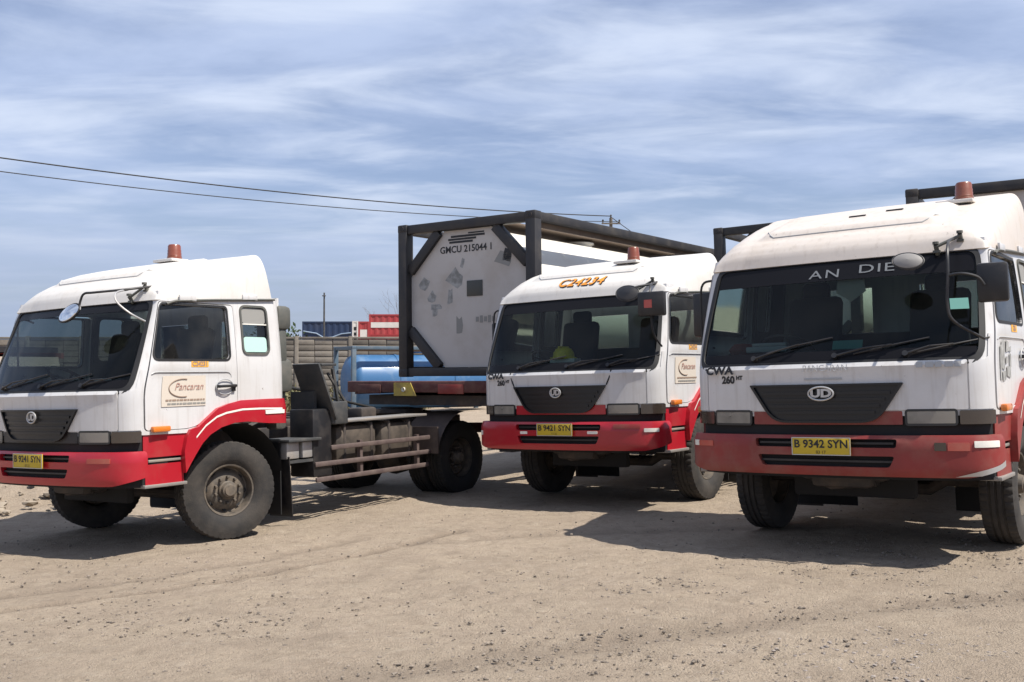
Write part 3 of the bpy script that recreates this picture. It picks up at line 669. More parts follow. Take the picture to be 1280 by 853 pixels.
    gp = rpoly([(-.61, 1.352), (-.41, 1.05), (.41, 1.05), (.61, 1.352)], [.015, .12, .12, .015]); gp2 = rpoly([(-.575, 1.335), (-.395, 1.066), (.395, 1.066), (.575, 1.335)], [.012, .11, .11, .012])
    gr = link('grille', shared('grille#', lambda: CAB.patch(CAB.patch(MB(), gp, [gp2], .035, .05, .04), gp2, [], .015, .07, 0), M['grille']), T)
    for k, z in enumerate((1.13, 1.18, 1.23, 1.28)):
        hw = .385+(z-1.09)*.77-.02
        link('grille_slat', shared('grille_slat#%d' % k, lambda: CAB.patch(MB(), rect(-hw, z-.012, hw, z+.012, .003), [], .027, .08, .014), M['grille']), gr)
    # emblem: ring and two letters
    ex = .098 if cfg['oval'] else .068
    mb = MB(); ring = [CAB.P(ex*math.cos(q), 1.278+.052*math.sin(q), .046) for q in np.linspace(0, 2*PI, 28, endpoint=False)]; mb.tube(ring, .0075, 6, closed=True)
    V, F = text_mesh('UD', .085, bold=.004); V = [(x*ex/.072, y) for x, y, *_ in V]
    mb.add([CAB.P(x, 1.278+y, .048) for x, y in V], F); mb.obj('emblem', M['silver'], gr)
    if cfg.get('hood_seams'):
        mb = MB()
        for s_ in (1, -1): mb.tube([CAB.P(s_*.61, 1.355, .014), CAB.P(s_*.645, 1.43, .014), CAB.P(s_*.665, 1.51, .020)], .008, 5)
        mb.obj('panel_seam', M['gasket'], fp)
    if cfg.get('model_text'):
        text_surf('lettering', CAB, cfg['model_text'][0], -.905, 1.470, .080, M['blackink'], fp, .034, sx=1.45, bold=.004)
        text_surf('lettering', CAB, cfg['model_text'][1], -.825, 1.398, .084, M['blackink'], fp, .014, bold=.004)
        text_surf('lettering', CAB, cfg['model_text'][2], -.715, 1.415, .045, M['blackink'], fp, .014, bold=.003)
    if cfg.get('ghost'):
        text_surf('lettering', CAB, 'PANCARAN', .03, 1.468, .066, M['greyink'], fp, .033)
        CAB.patch(MB(), rect(-.14, 1.385, .16, 1.398), [], .016, .08, 0).obj('faded_stripe', M['greyink'], fp)
        for i in range(5): CAB.patch(MB(), rect(.70+.065*i, 1.455, .70+.065*i+.045+.01*(i % 2), 1.495), [], .034, .08, 0).obj('faded_stripe', M['greyink'], fp)
    # --- lamps
    for s_ in (1, -1):
        fl = (lambda p: p) if s_ > 0 else neg
        q = CAB.sx(.945)
        hl = link('headlight', shared('headlight#%d' % s_, lambda: CAB.patch(CAB.ring(MB(), fl(rect(.625, 1.043, q, 1.133, .01)), .018, .012, .05), fl(rect(.612, 1.03, q+.013, 1.146)), [], -.055, .1, 0), M['lampback']), T)
        for u in (.71, .855):
            mb = MB(); c_ = CAB.P(s_*u, 1.088, -.012); nn = CAB.nrm(s_*u, 1.088); qq = nn.to_track_quat('Z', 'Y').to_matrix()
            for k in range(1):
                n_ = 16; V = []; 
                for r_, h_ in ((.046, .0), (.04, -.018), (.026, -.032), (.010, -.038)): V += [c_+qq @ Vector((r_*1.25*math.cos(2*PI*j/n_), r_*math.sin(2*PI*j/n_), h_)) for j in range(n_)]
                mb.add(V, [(i*n_+j, i*n_+(j+1) % n_, (i+1)*n_+(j+1) % n_, (i+1)*n_+j) for i in range(3) for j in range(n_)]+[tuple(3*n_+j for j in range(n_))])
            mb.obj('reflector_bowl', M['bowl'], hl)
        CAB.patch(MB(), fl(rect(.625, 1.043, q, 1.133, .01)), [], .012, .08, .0).obj('lens', M['lens'], hl)
        link('corner_lamp', shared('corner_lamp#%d' % s_, lambda: CAB.patch(MB(), fl(rect(q+.03, 1.035, sD-.012, 1.138, .012)), [], .014, .05, .04), M['darklens']), T)
    # --- bumper
    e0 = BUM.sy(-1.085); c0 = BUM.sx(1.05)
    slots = [rpoly([(-.55, .862), (.55, .862), (.56, .928), (-.56, .928)], .02), rpoly([(-.50, .715), (.50, .715), (.54, .80), (-.54, .80)], .025)]
    bo = [(-e0, .72), (-c0, .645), (c0, .645), (e0, .72), (e0, .955), (-e0, .955)]
    def bm_(): return BUM.patch(MB(), rpoly(bo, [.03, .05, .05, .03, .02, .02]), slots, 0, .045, .05)
    bu = link('bumper', shared('bumper#'+cfg['bumper'], bm_, bump), T)
    MB_ = BUM.patch(MB(), rect(-.60, .68, .60, .94), [], -.055, .1, 0); MB_.obj('bumper_grille', M['blackgap'], bu)
    for z in (.895, .757): BUM.patch(MB(), rect(-.53, z-.008, .53, z+.008), [], -.025, .1, .02).obj('grille_bar', M['black'], bu)
    for x, wd, z, zz, m_ in cfg['bumper_bits']:
        BUM.patch(MB(), rect(x-wd/2, z, x+wd/2, zz, .006), [], .006, .05, .012).obj('reflector' if m_ == 'whiteref' else 'fog_lamp', M[m_], bu)
    if cfg['key'] == 'C':
        u1, u2 = BUM.sx(.95), e0-.01; BUM.patch(MB(), [(u1, .652), (u1+.18, .66), (u2, .722), (u2, .765), (u2-.10, .735), (u1+.16, .695)], [], .003, .04, 0).obj('scraped_edge', M['silver'], bu)
        BUM.patch(MB(), [(-u2, .722), (-u2+.10, .70), (-u2+.14, .735), (-u2, .75)], [], .003, .04, 0).obj('scraped_edge', M['silver'], bu)
    py = -1.475; pl = MB().box((0, py, .872), (.46, .012, .136), bev=.004).obj('number_plate', M['yellow'], T)
    fr_ = MB()
    for z in (.806, .938): fr_.box((0, py-.007, z), (.46, .004, .006))
    for x in (-.228, .228): fr_.box((x, py-.007, .872), (.006, .004, .128))
    fr_.obj('plate_border', M['silver'], pl)
    PM = Matrix.Translation((0, py-.0085, .888)) @ Matrix.Rotation(PI/2, 4, 'X')
    text_flat('lettering', cfg['plate'], .086, M['blackink'], pl, PM, bold=.002)
    text_flat('lettering', cfg['plate2'], .034, M['blackink'], pl, Matrix.Translation((0, py-.0085, .826)) @ Matrix.Rotation(PI/2, 4, 'X'))
    # --- doors
    for s_ in (1, -1):
        dp = rpoly(sidep([(y+(.012 if y < -1 else -.010 if y > 0 else 0), z+(.006 if z < 1.4 else -.012)) for y, z in DOOR], s_), [.04]*9)
        wp = rpoly(sidep(DWIN, s_), [.07, .05, .03, .05] if s_ > 0 else [.05, .03, .05, .07])
        def crease(u, z):
            y = CAB.plan(u)[1]; k = sstep(1.685, 1.672, z)*sstep(-1.06, -1.02, y)*sstep(-.07, -.11, y); return .006-.012*k
        d = link('door', shared('door#%d' % s_, lambda: CAB.patch(MB(), dp, [wp], 0, .04, .035, offf=crease), paint), T)
        CAB.patch(MB(), wp, [], -.012, .09, 0).obj('door_window', M['darkglass'], d)
        CAB.ring(MB(), wp, .022, .010, .03).obj('window_gasket', M['gasket'], d)
        inner = resamp(dp, .2)
        mb = MB(); CAB.patch(mb, [(a*.999, b_) for a, b_ in dp if b_ < 1.77], [], -.05, .1, 0); mb.obj('door_lining', M['interior'], d)
        cl_ = [CAB.P(s_*sy(y), z, .004) for y, z in [(-1.04, 1.655), (-1.01, 1.672)]+[(yy, 1.675) for yy in np.linspace(-.97, -.13, 14)]+[(-.09, 1.668), (-.065, 1.645), (-.06, 1.62)]]
        MB().tube(cl_, .0045, 5).obj('crease_shadow', M['greyink'], d)  # thin grey line painting the shadow of the door crease
        # handle
        mb = MB(); yh, zh = -.13, 1.53
        hp = lambda y, z, o: CAB.P(s_*sy(y), z, o)
        mb.bar(hp(yh-.12, zh, .035), hp(yh+.11, zh+.005, .035), .03, .028, bev=.008)
        for yy in (yh-.11, yh+.09): mb.bar(hp(yy, zh, .0), hp(yy, zh, .035), .03, .03)
        mb.bar(hp(yh+.085, zh+.02, .02), hp(yh+.085, zh-.05, .02), .04, .02, bev=.004)
        mb.obj('door_handle', M['black'], d)
        cup = [hp(yh-.02+.11*math.cos(q), zh-.005+.075*math.sin(q), .012) for q in np.linspace(0, 2*PI, 20, endpoint=False)]
        MB().tube(cup, .005, 5, closed=True).obj('handle_recess', M['greyink'], d)
        if s_ > 0:
            if cfg['sign'] == 'sign':
                sg = CAB.patch(MB(), [(sy(y), z) for y, z in ((-.905, 1.35), (-.385, 1.35), (-.385, 1.64), (-.905, 1.64))], [], .0005, .08, .0).obj('door_sign', M['signcream'], d)
                u0 = sy(-.61); text_surf('lettering', CAB, 'Pancaran', u0+.02, 1.535, .095, M['redink'], sg, .006, sx=1.0, shear=.3)
                arc = [CAB.P(sy(-.66)+.15*math.cos(q)*1.1, 1.525+.085*math.sin(q), .005) for q in np.linspace(R(75), R(285), 24)]
                mb = MB(); mb.tube(arc, .0045, 5); mb.obj('sign_swoosh', M['brownink'], sg)
                for z, m_, x0, x1 in ((1.41, 'brownink', -.86, -.41), (1.376, 'greyink2', -.84, -.42)):
                    mb = MB(); x = x0
                    while x < x1: wl = random.uniform(.02, .06); CAB.patch(mb, rect(sy(x), z-.008, sy(x)+wl, z+.008), [], .004, .08, 0); x += wl+.008
                    mb.obj('fine_print', M[m_], sg)
            else:                            # torn black lettering on the right-hand truck
                mb = MB()
                for y0, y1, z0, z1 in ((-.93, -.83, 1.44, 1.66), (-.78, -.68, 1.56, 1.64), (-.66, -.60, 1.44, 1.55), (-.90, -.80, 1.34, 1.42), (-.76, -.63, 1.38, 1.45), (-.80, -.72, 1.47, 1.53), (-.97, -.93, 1.36, 1.62), (-.72, -.60, 1.58, 1.61)):
                    k = [(sy(y0)+random.uniform(-.01, .01), z0), (sy(y1), z0+random.uniform(-.02, .02)), (sy(y1)+random.uniform(-.02, .02), z1), (sy(y0), z1+random.uniform(-.02, .02))]
                    CAB.patch(mb, k, [], .001, .06, 0)
                mb.obj('torn_decal', M['decal'], d)
            tg = CAB.patch(MB(), rect(sy(-.575), 1.722, sy(-.355), 1.782, .01), [], .009, .08, 0).obj('number_tag', M['orangetag'], d)
            text_surf('lettering', CAB, 'C24231' if cfg['key'] == 'A' else 'C24234' if cfg['key'] == 'B' else 'C24', sy(-.465), 1.751, .062, M['brownink'], tg, .011, bold=.003)
        # quarter window
        qp = rpoly(sidep(QWIN, s_), .06)
        qw = CAB.patch(MB(), qp, [], -.008, .1, 0).obj('quarter_window', M['darkglass'], T)
        CAB.ring(MB(), qp, .022, .012, .03).obj('window_gasket', M['greygreen'], qw)
        if s_ > 0:
            lo_ = rect(sy(.135), 1.875, sy(.45), 2.03, .04); CAB.patch(MB(), lo_, [], -.004, .1, 0).obj('lower_pane', M['palegreen' if cfg['key'] == 'A' else 'tealglass'], qw)
            CAB.patch(MB(), rect(sy(.135), 2.165, sy(.45), 2.325, .04), [], -.003, .1, 0).obj('upper_pane', M['greyink2'], qw)
            CAB.patch(MB(), rect(sy(.125), 2.155, sy(.46), 2.165), [], .004, .1, .01).obj('window_bar', M['whiteref'], qw)
        # drip rail with the two fairing brackets
        dr = MB(); dr.tube([CAB.P(s_*sy(y), roof_zb(y)-.012+(0 if y > -.75 else -.03*((-.75-y)/.2)**2), .018) for y in np.linspace(-.94, .60, 22)], .013, 6)
        dro = dr.obj('drip_rail', M['greygreen'], T)
        for y in (-.62, .25): MB().box(CAB.P(s_*sy(y), roof_zb(y)+.012, .022), (.02, .20, .055), bev=.004).obj('bracket', paint, dro)
        # fender flare
        fo = [(-.655, .70), (-.60, 1.0)]+ARCH_TOP+[(.69, 1.12), (.60, 1.115)]
        poly = [(sy(y), z) for y, z in [(-.66, .72), (-.605, .80), (-.545, .88), (-.46, .985), (-.36, 1.065), (-.22, 1.128), (-.05, 1.165), (.12, 1.17), (.40, 1.14), (.69, 1.125)]+ARCH_TOP[::-1]+[(-.64, 1.06), (-.675, .92)]]
        poly = poly if s_ > 0 else neg(poly)
        def fo_(u, z):
            return .018+.018*sstep(1.40, 1.30, z)
        ff = link('fender_flare', shared('fender_flare#%s%d' % (cfg.get('flare', 'red'), s_), lambda: CAB.patch(MB(), poly, [], 0, .05, .07, offf=fo_), flare_m), T)
        mb = MB(); mid = [(-.535, 1.05), (-.42, 1.155), (-.28, 1.235), (-.16, 1.268), (.05, 1.295), (.30, 1.295), (.60, 1.285)]
        pp = [(sy(y), z+.008) for y, z in mid][::-1]+[(sy(y), z-.011) for y, z in mid]
        CAB.patch(mb, pp if s_ > 0 else neg(pp), [], 0, .06, 0, offf=lambda u, z: fo_(u, z)+.003); mb.obj('white_stripe', M['whiteref'], ff)
        pp = rect(sy(.36), 1.235, sy(.62), 1.275, .008); CAB.patch(MB(), pp if s_ > 0 else neg(pp), [], .045, .08, .01).obj('reflector', M['whiteref'], ff)
        # inner wheel arch
        mb = MB(); V = []
        for x in (s_*1.19, s_*.62):
            for q in np.linspace(R(10), R(170), 16): V.append((x, -.66*math.cos(q), .51+.655*math.sin(q)))
        mb.add(V, [(i, i+1, 17+i, 16+i) for i in range(15)]); mb.obj('wheel_arch', M['blackgap'], T)
        # red steps below the door
        sp = MB(); yy0, yy1 = -1.07, -.645
        def stp(y0, y1, z0, z1, off): CAB.patch(sp, [(s_*a, b_) for a, b_ in ((sy(y0), z0), (sy(y1), z0), (sy(y1), z1), (sy(y0), z1))][::s_], [], off, .08, .05)
        stp(yy0-.02, yy1+.09, .89, 1.122, -.012); stp(yy0, yy1, .64, .825, -.02); stp(yy0, yy0+.05, .80, .92, -.045)
        sto = sp.obj('step_panel', flare_m, T)
        MB().box((s_*1.14, (yy0+yy1)/2+.02, .855), (.10, yy1-yy0-.02, .025), bev=.006).obj('step', M['greytrim'], sto)
        MB().box((s_*1.13, (yy0+yy1)/2-.0, .625), (.16, yy1-yy0+.06, .03), bev=.006).obj('step', M['greytrim'], sto)
        MB().box((s_*1.10, (yy0+yy1)/2+.02, .86), (.06, yy1-yy0, .07)).obj('step_recess', M['blackgap'], sto)
        mk = MB().box(CAB.P(s_*sy(-.93), 1.148, .022), (.05, .20, .055), bev=.014).obj('marker_lamp', M['amber'], T)
        MB().box((s_*1.16, .80, .44), (.34, .012, .64), rot=Matrix.Rotation(.06, 3, 'X')).obj('mud_flap', M['black'], T).location.x = -s_*.17
    # --- beacon
    bx, by, bz = cfg['beacon']; bz = roof_z(bx, by)
    bc = MB().lathe([(0, .0), (0, .078), (.012, .078), (.018, .072), (.03, .074), (.036, .071), (.06, .072), (.066, .069), (.09, .070), (.096, .067), (.135, .066), (.15, .056), (.154, 0)], 20, (bx, by, bz+.03), 'z').obj('beacon_lamp', M['beacon'], T)
    MB().lathe([(-.03, .062), (.035, .062), (.036, .03)], 20, (bx, by, bz+.02), 'z').obj('beacon_base', M['black'], bc)
    MB().box((bx-.06, by, bz+.012), (.30, .22, .03), bev=.006).obj('beacon_bracket', M['whiteroof'], bc)
    if cfg.get('roof_text'):
        V, F = text_mesh(cfg['roof_text'], .17, shear=.22, bold=.003, spacing=1.08)
        for nm, dx, dz, m_, o_ in (('lettering_shadow', .014, -.010, 'blackink', .006), ('lettering', 0, 0, 'orange', .010)):
            mb = MB(); V2 = []
            for x, y, _ in V:
                X_ = .02+x*1.05+dx; yf = float(np.interp(abs(X_), RX, RY)); ar = .185+(y+dz)*1.3; Y_ = yf-.0+float(np.interp(ar, _AR, HD)); V2.append((X_, Y_, roof_z(X_, Y_)+o_))
            mb.add(V2, F); mb.obj(nm, M[m_], T, smooth=0)
    # --- mirrors
    for m_ in cfg['mirrors']: m_(T)
    # --- interior
    ds = MB(); ds.prism([(-1.18, 1.2), (-1.22, 1.50), (-1.10, 1.60), (-.86, 1.63), (-.76, 1.55), (-.80, 1.2)], 2.0, M4=Matrix(((0, 0, 1, -1.0), (1, 0, 0, 0), (0, 1, 0, 0), (0, 0, 0, 1)))); ds.obj('dashboard', M['interior'], T, 30)
    for x in (-.55, .55):
        mb = MB(); mb.box((x, -.28, 1.45), (.52, .5, .14), bev=.05); mb.box((x, .02, 1.82), (.50, .14, .66), bev=.06, rot=Matrix.Rotation(-.2, 3, 'X')); mb.box((x, .10, 2.20), (.26, .09, .16), bev=.04)
        mb.obj('seat', M['seat'], T)
    mb = MB(); c_ = Vector((-.55, -.66, 1.64)); rm = Matrix.Rotation(-R(35), 3, 'X')
    mb.tube([c_+rm @ Vector((.23*math.cos(q), .23*math.sin(q), 0)) for q in np.linspace(0, 2*PI, 28, endpoint=False)], .015, 6, closed=True)
    for q in (R(-30), R(90), R(210)): mb.tube([c_, c_+rm @ Vector((.22*math.cos(q), .22*math.sin(q), 0))], .014, 6)
    mb.tube([c_, (-.55, -.84, 1.4)], .035, 8); mb.obj('steering_wheel', M['black'], T)
    # --- chassis
    ch = MB(); ye = cfg['tail']
    for x in (-.43, .43): ch.box((x, (ye-1.1)/2, .92), (.08, ye+1.1, .26), bev=.01)
    for y in (-1.0, .9, 1.9, 3.0, 4.5, ye-.1): ch.box((0, y, .92), (.80, .10, .18))
    ch.obj('chassis_frame', M['frame'], T)
    en = MB(); en.box((0, -.35, .86), (.72, 1.35, .60), bev=.06); en.box((0, -.92, .66), (.5, .3, .3), bev=.05); en.tube([(-.3, -.9, .58), (-.1, -1.0, .52), (.25, -.95, .55)], .03, 8); en.obj('engine', M['frame'], T)
    ub = MB(); ub.box((0, -.72, .72), (1.0, .10, .62), bev=.02); ub.box((.05, .8, .74), (.5, 1.1, .42), bev=.08); ub.tube([(0, 1.2, .72), (0, 3.8, .56)], .06, 10); ub.obj('gearbox', M['blackgap'], T)
    ub = MB()
    for y, z in ((1.5, .62), (2.3, .62)): ub.tube([(-1.0, y, z), (-.5, y, z)], .17, 14)
    ub.box((-.85, 2.9, .72), (.5, .7, .5), bev=.08); ub.obj('air_tank', M['frame'], T)
    for x in (-.76, .76): MB().box((x, .74, .55), (.62, .015, .80)).obj('splash_guard', M['blackgap'], T)
    ax = MB(); ax.tube([(-1.0, 0, .50), (-.55, 0, .50), (-.42, 0, .42), (.42, 0, .42), (.55, 0, .50), (1.0, 0, .50)], .055, 8)
    for x in (-.43, .43): ax.box((x, 0, .60), (.09, 1.5, .06)); ax.box((x, 0, .54), (.09, .5, .05))
    ax.tube([(-.9, .22, .45), (.9, .22, .45)], .025, 8); ax.obj('front_axle', M['frame'], T)
    for s_ in (1, -1): wheel(T, (s_*1.035, 0, .512), s_, cfg.get('steer', 0))
    for yax in cfg['axles']:
        r_ = MB(); r_.tube([(-.9, yax, .51), (.9, yax, .51)], .09, 10); r_.lathe([(-.25, .05), (-.2, .2), (0, .25), (.2, .2), (.25, .05)], 16, (0, yax, .51), 'x'); r_.obj('rear_axle', M['frame'], T)
        for s_ in (1, -1):
            wheel(T, (s_*1.06, yax, .512), s_, 0, True); wheel(T, (s_*.75, yax, .512), s_, 0, True)
    y0 = cfg['axles'][0]
    for s_ in (1, -1):
        mb = MB(); V = []
        for x in (s_*.62, s_*1.23):
            for q in np.linspace(R(12), R(95), 9): V.append((x, y0-.68*math.cos(q), .51+.62*math.sin(q)))
        mb.add(V, [(i, i+1, 10+i, 9+i) for i in range(8)]); mb.box((s_*.92, y0-.66, .78), (.62, .02, .34)); mb.obj('mudguard', M['brown'], T)
    fw = MB(); fw.lathe([(0, 0), (0, .45), (.045, .45), (.05, .42), (.05, 0)], 32, (0, cfg['fifth'], 1.12), 'z'); fw.box((0, cfg['fifth']+.35, 1.13), (.5, .5, .05), rot=Matrix.Rotation(-.15, 3, 'X')); fw.box((0, cfg['fifth'], 1.085), (.9, .5, .07)); fw.obj('fifth_wheel', M['frame'], T)
    if cfg['key'] != 'A': MB().box((0, 2.2, 1.085), (2.1, 2.6, .03), bev=.008).obj('blocker_plate', M['frame'], T)  # added plate over the frame, blocks sun streaks on the ground below
    else:
        mb = MB()
        for k in range(7):
            x0 = -.35+.11*k; mb.tube([(x0, .95, 1.05), (x0+.05, 1.5, 1.20+.05*math.sin(k*2.1)), (x0-.1, 2.3, 1.12+.03*math.sin(k)), (x0+.1*math.sin(k*1.7), 3.1, 1.14), (.1*math.sin(k), 3.6, 1.16)], .014, 6, smooth=5)
        mb.box((.0, 1.6, 1.08), (.8, .5, .10), bev=.02); mb.box((-.3, 2.5, 1.10), (.4, .6, .16), bev=.04); mb.box((.35, 2.9, 1.12), (.25, .3, .2), bev=.03); mb.obj('hose_bundle', M['frame'], T)
    tl = MB(); tl.box((0, ye+.03, .86), (2.2, .05, .14), bev=.01); tl.obj('tail_bar', M['redframe'], T)
    for s_ in (1, -1): MB().box((s_*.95, ye+.06, .86), (.24, .03, .10), bev=.01).obj('tail_lamp', M['redlens'], T)
    # left side: fuel tank, side guard, battery box, stand, intake
    ft = MB(); ft.box((.80, 1.98, .84), (.56, .74, .44), bev=.10); ft.box((.80, 2.74, .84), (.56, .66, .44), bev=.10); ft.lathe([(0, .05), (.05, .05), (.055, 0)], 12, (.86, 2.1, 1.055), 'z'); fto = ft.obj('fuel_tank', M['tank'], T)
    for y in (1.75, 2.22, 2.55, 2.94): MB().box((.80, y, .84), (.585, .045, .465), bev=.10).obj('tank_strap', M['frame'], fto)
    sg = MB(); sg.bar((.95, 1.45, 1.095), (.95, 3.25, 1.11), .36, .03, bev=.008); sgo = sg.obj('catwalk', M['greytrim'], T)
    gdo = MB().box((1.13, 1.95, .66), (.05, .045, .42)).obj('side_guard', M['guard'], T); MB().box((1.13, 3.02, .66), (.05, .045, .42)).obj('guard_post', M['guard'], gdo)
    for ya, yb, za, zb_ in ((1.42, 3.24, .815, .825), (1.16, 3.26, .645, .645), (1.17, 3.20, .475, .485)): MB().bar((1.17, ya, za), (1.17, yb, zb_), .03, .055, bev=.012).obj('guard_rail', M['guard'], gdo)
    bb = MB(); bb.box((.98, .98, .93), (.46, .50, .03), bev=.006); bb.box((.95, 1.0, .70), (.40, .44, .03)); bbo = bb.obj('battery_box', M['grey'], T)
    for y in (.86, 1.10): MB().box((1.03, y, .82), (.22, .19, .18), bev=.015).obj('battery', M['silver'], bbo)
    sn = MB(); sn.box((1.0, .77, 2.25), (.30, .20, .26), bev=.05); sn.box((1.02, .76, 1.95), (.20, .14, .40), bev=.04); sn.box((1.0, .80, 1.63), (.26, .20, .36), bev=.05); sn.box((.95, .80, 1.30), (.18, .16, .50), bev=.04); sn.obj('air_intake', M['greygreen'], T)
    if cfg.get('stand'):
        sn = MB(); sn.bar((1.02, 1.20, 1.76), (1.02, 1.48, 1.13), .40, .03, up=(0, 1, 0), bev=.006); sn.bar((.86, 1.32, 1.10), (.86, 1.32, 1.45), .36, .04, up=(0, 1, 0)); sn.box((1.02, 1.36, 1.745), (.40, .24, .03), bev=.006)
        sn.box((1.03, 1.58, 1.20), (.30, .26, .26), bev=.02); sn.bar((1.14, 1.50, 1.70), (1.14, 1.62, 1.15), .03, .03); sn.bar((1.14, 1.42, 1.65), (1.14, 1.72, 1.30), .025, .025); sn.obj('hose_stand', M['grey'], T)
        sn = MB(); sn.box((.98, 1.30, .88), (.36, .30, .75), bev=.02); sn.obj('tool_locker', M['black'], T)
    # exhaust, lines
    mb = MB(); mb.tube([(-.2, 1.0, 1.10), (.1, 1.6, 1.16), (0, 2.4, 1.18), (.15, 3.2, 1.16)], .025, 8, smooth=6); mb.tube([(.2, 1.0, 1.3), (.25, 1.6, 1.5), (.1, 2.6, 1.35), (.1, 3.4, 1.2)], .018, 8, smooth=6); mb.obj('air_line', M['wire'], T)
    return T

# mirror builders (local truck coordinates)
def oval(cx_, cy_, cz_, a, b_, tilt, m_='mirror', face=True):
    def f(T):
        rm = Matrix.Rotation(R(tilt), 3, 'Y') @ Matrix.Rotation(R(-28), 3, 'X')
        mb = MB(); n_ = 24; V = []
        for r_, h_ in ((0, .03), (.6, .024), (.92, .01), (1, -.005), (.97, -.02)): V += [Vector((cx_, cy_, cz_))+rm @ Vector((a*r_*math.cos(2*PI*j/n_), -h_, b_*r_*math.sin(2*PI*j/n_))) for j in range(n_)]
        mb.add(V, [(i*n_+j, i*n_+(j+1) % n_, (i+1)*n_+(j+1) % n_, (i+1)*n_+j) for i in range(4) for j in range(n_)]+[tuple(4*n_+j for j in range(n_))])
        mb.obj('oval_mirror', M[m_], T)
        mb = MB(); mb.tube([Vector((cx_, cy_, cz_))+rm @ Vector((a*math.cos(q), 0, b_*math.sin(q))) for q in np.linspace(0, 2*PI, 28, endpoint=False)], .008, 6, closed=True); mb.obj('mirror_rim', M['black'], T)
    return f
def arms(paths, m_='black', r=.011):
    def f(T):
        mb = MB()
        for p in paths: mb.tube(p, r, 8, smooth=5)
        mb.obj('mirror_arm', M[m_], T)
    return f
def brackets(pts):
    def f(T):
        mb = MB()
        for x, y in pts:
            z = roof_z(x, y); mb.tube([(x, y+.03, z-.02), (x, y-.02, z+.05)], .018, 8); mb.box((x, y+.02, z+.0), (.05, .07, .02)); mb.tube([(x, y-.02, z+.055), (x, y-.02, z+.075)], .024, 8)
        for (x, y), (x2, y2) in zip(pts, pts[1:]): mb.tube([(x, y-.02, roof_z(x, y)+.035), (x2, y2-.02, roof_z(x2, y2)+.035)], .013, 8)
        mb.obj('mirror_bracket', M['greygreen'], T)
    return f
def boxmirror(c, d, rot=0, red=False):
    def f(T):
        rm = Matrix.Rotation(R(rot), 3, 'Z'); o = MB().box(c, d, rot=rm, bev=.022).obj('side_mirror', M['black'], T)
        MB().box(Vector(c)+rm @ Vector((0, d[1]/2+.001, 0)), (d[0]*.86, .006, d[2]*.88), rot=rm).obj('mirror_glass', M['mirror'], o)
        if red: MB().box(Vector(c)+rm @ Vector((-.03, -d[1]/2-.001, .0)), (.085, .004, .085), rot=rm).obj('red_sticker', M['redlens'], o)
    return f
rightarm = [[(-1.08, -.72, 2.26), (-1.22, -.74, 2.30), (-1.31, -.75, 2.25), (-1.32, -.75, 2.0), (-1.31, -.75, 1.76), (-1.24, -.75, 1.70), (-1.20, -.75, 1.69)]]
rollv = R(1.82)
A = truck(dict(key='A', label='leftmost white and red tractor truck, its side and fuel tank in full view', loc=(-3.756, 10.99, float(gz(-3.756, 10.99))), roll=R(1.77), yaw=R(32.61), bumper='red', band='black', oval=False, sign='sign',
    plate='B 9241 SYN', plate2='07 22', beacon=(.34, -.02, 0), steer=R(-19), tail=4.9, axles=[4.0], fifth=3.9, stand=True, strip=2.27,
    bumper_bits=[(.92, .26, .855, .90, 'redlens')], wipers=[(-.65, -.20, 1.63), (.05, .42, 1.62), (.62, .86, 1.61)],
    mirrors=[brackets([(.80, -.915), (.955, -.86)]), arms([[(.97, -.80, 2.50), (.93, -1.05, 2.46), (.74, -1.27, 2.43), (.66, -1.32, 2.42), (.62, -1.33, 2.36), (.60, -1.34, 2.27)], ]), arms([[(.90, -1.02, 2.46), (.94, -1.18, 2.42), (1.0, -1.22, 2.33), (1.11, -1.16, 2.22), (1.14, -1.02, 2.15)]], 'silver', .009), oval(.49, -1.36, 2.25, .15, .095, -10), arms(rightarm)]))
B = truck(dict(key='B', label='middle white and red tractor truck with C24234 in orange on its roof', loc=(1.341, 12.592, float(gz(1.341, 12.592))), roll=rollv, yaw=R(35.23), bumper='red', band='red', oval=False, sign='sign', hood_seams=True,
    plate='B 9421 SYN', plate2='11 21', beacon=(.50, -.45, 0), roof_text='C24234', tail=4.9, axles=[4.0], fifth=3.5, model_text=('CWA', '260', 'HT'), strip=2.22,
    bumper_bits=[(1.13, .16, .845, .885, 'whiteref'), (.86, .30, .88, .93, 'fadedred'), (-.44, .10, .82, .85, 'whiteref'), (.46, .12, .825, .855, 'whiteref'), (-1.16, .06, .80, .85, 'whiteref')],
    wipers=[(-.55, -.18, 1.63), (.12, .50, 1.62), (.62, .92, 1.61)],
    mirrors=[brackets([(.80, -.925), (.96, -.865)]), arms([[(.98, -.80, 2.48), (1.05, -1.08, 2.43), (1.10, -1.22, 2.36), (1.12, -1.26, 2.2), (1.14, -1.25, 1.9), (1.17, -1.12, 1.75)], [(1.05, -1.08, 2.43), (.92, -1.2, 2.40), (.88, -1.22, 2.34)]]), oval(.84, -1.24, 2.335, .14, .095, 10, 'black'), boxmirror((1.15, -1.28, 2.20), (.30, .09, .26), 8, True), arms(rightarm), boxmirror((-1.30, -.72, 1.98), (.13, .06, .34), -8)]))
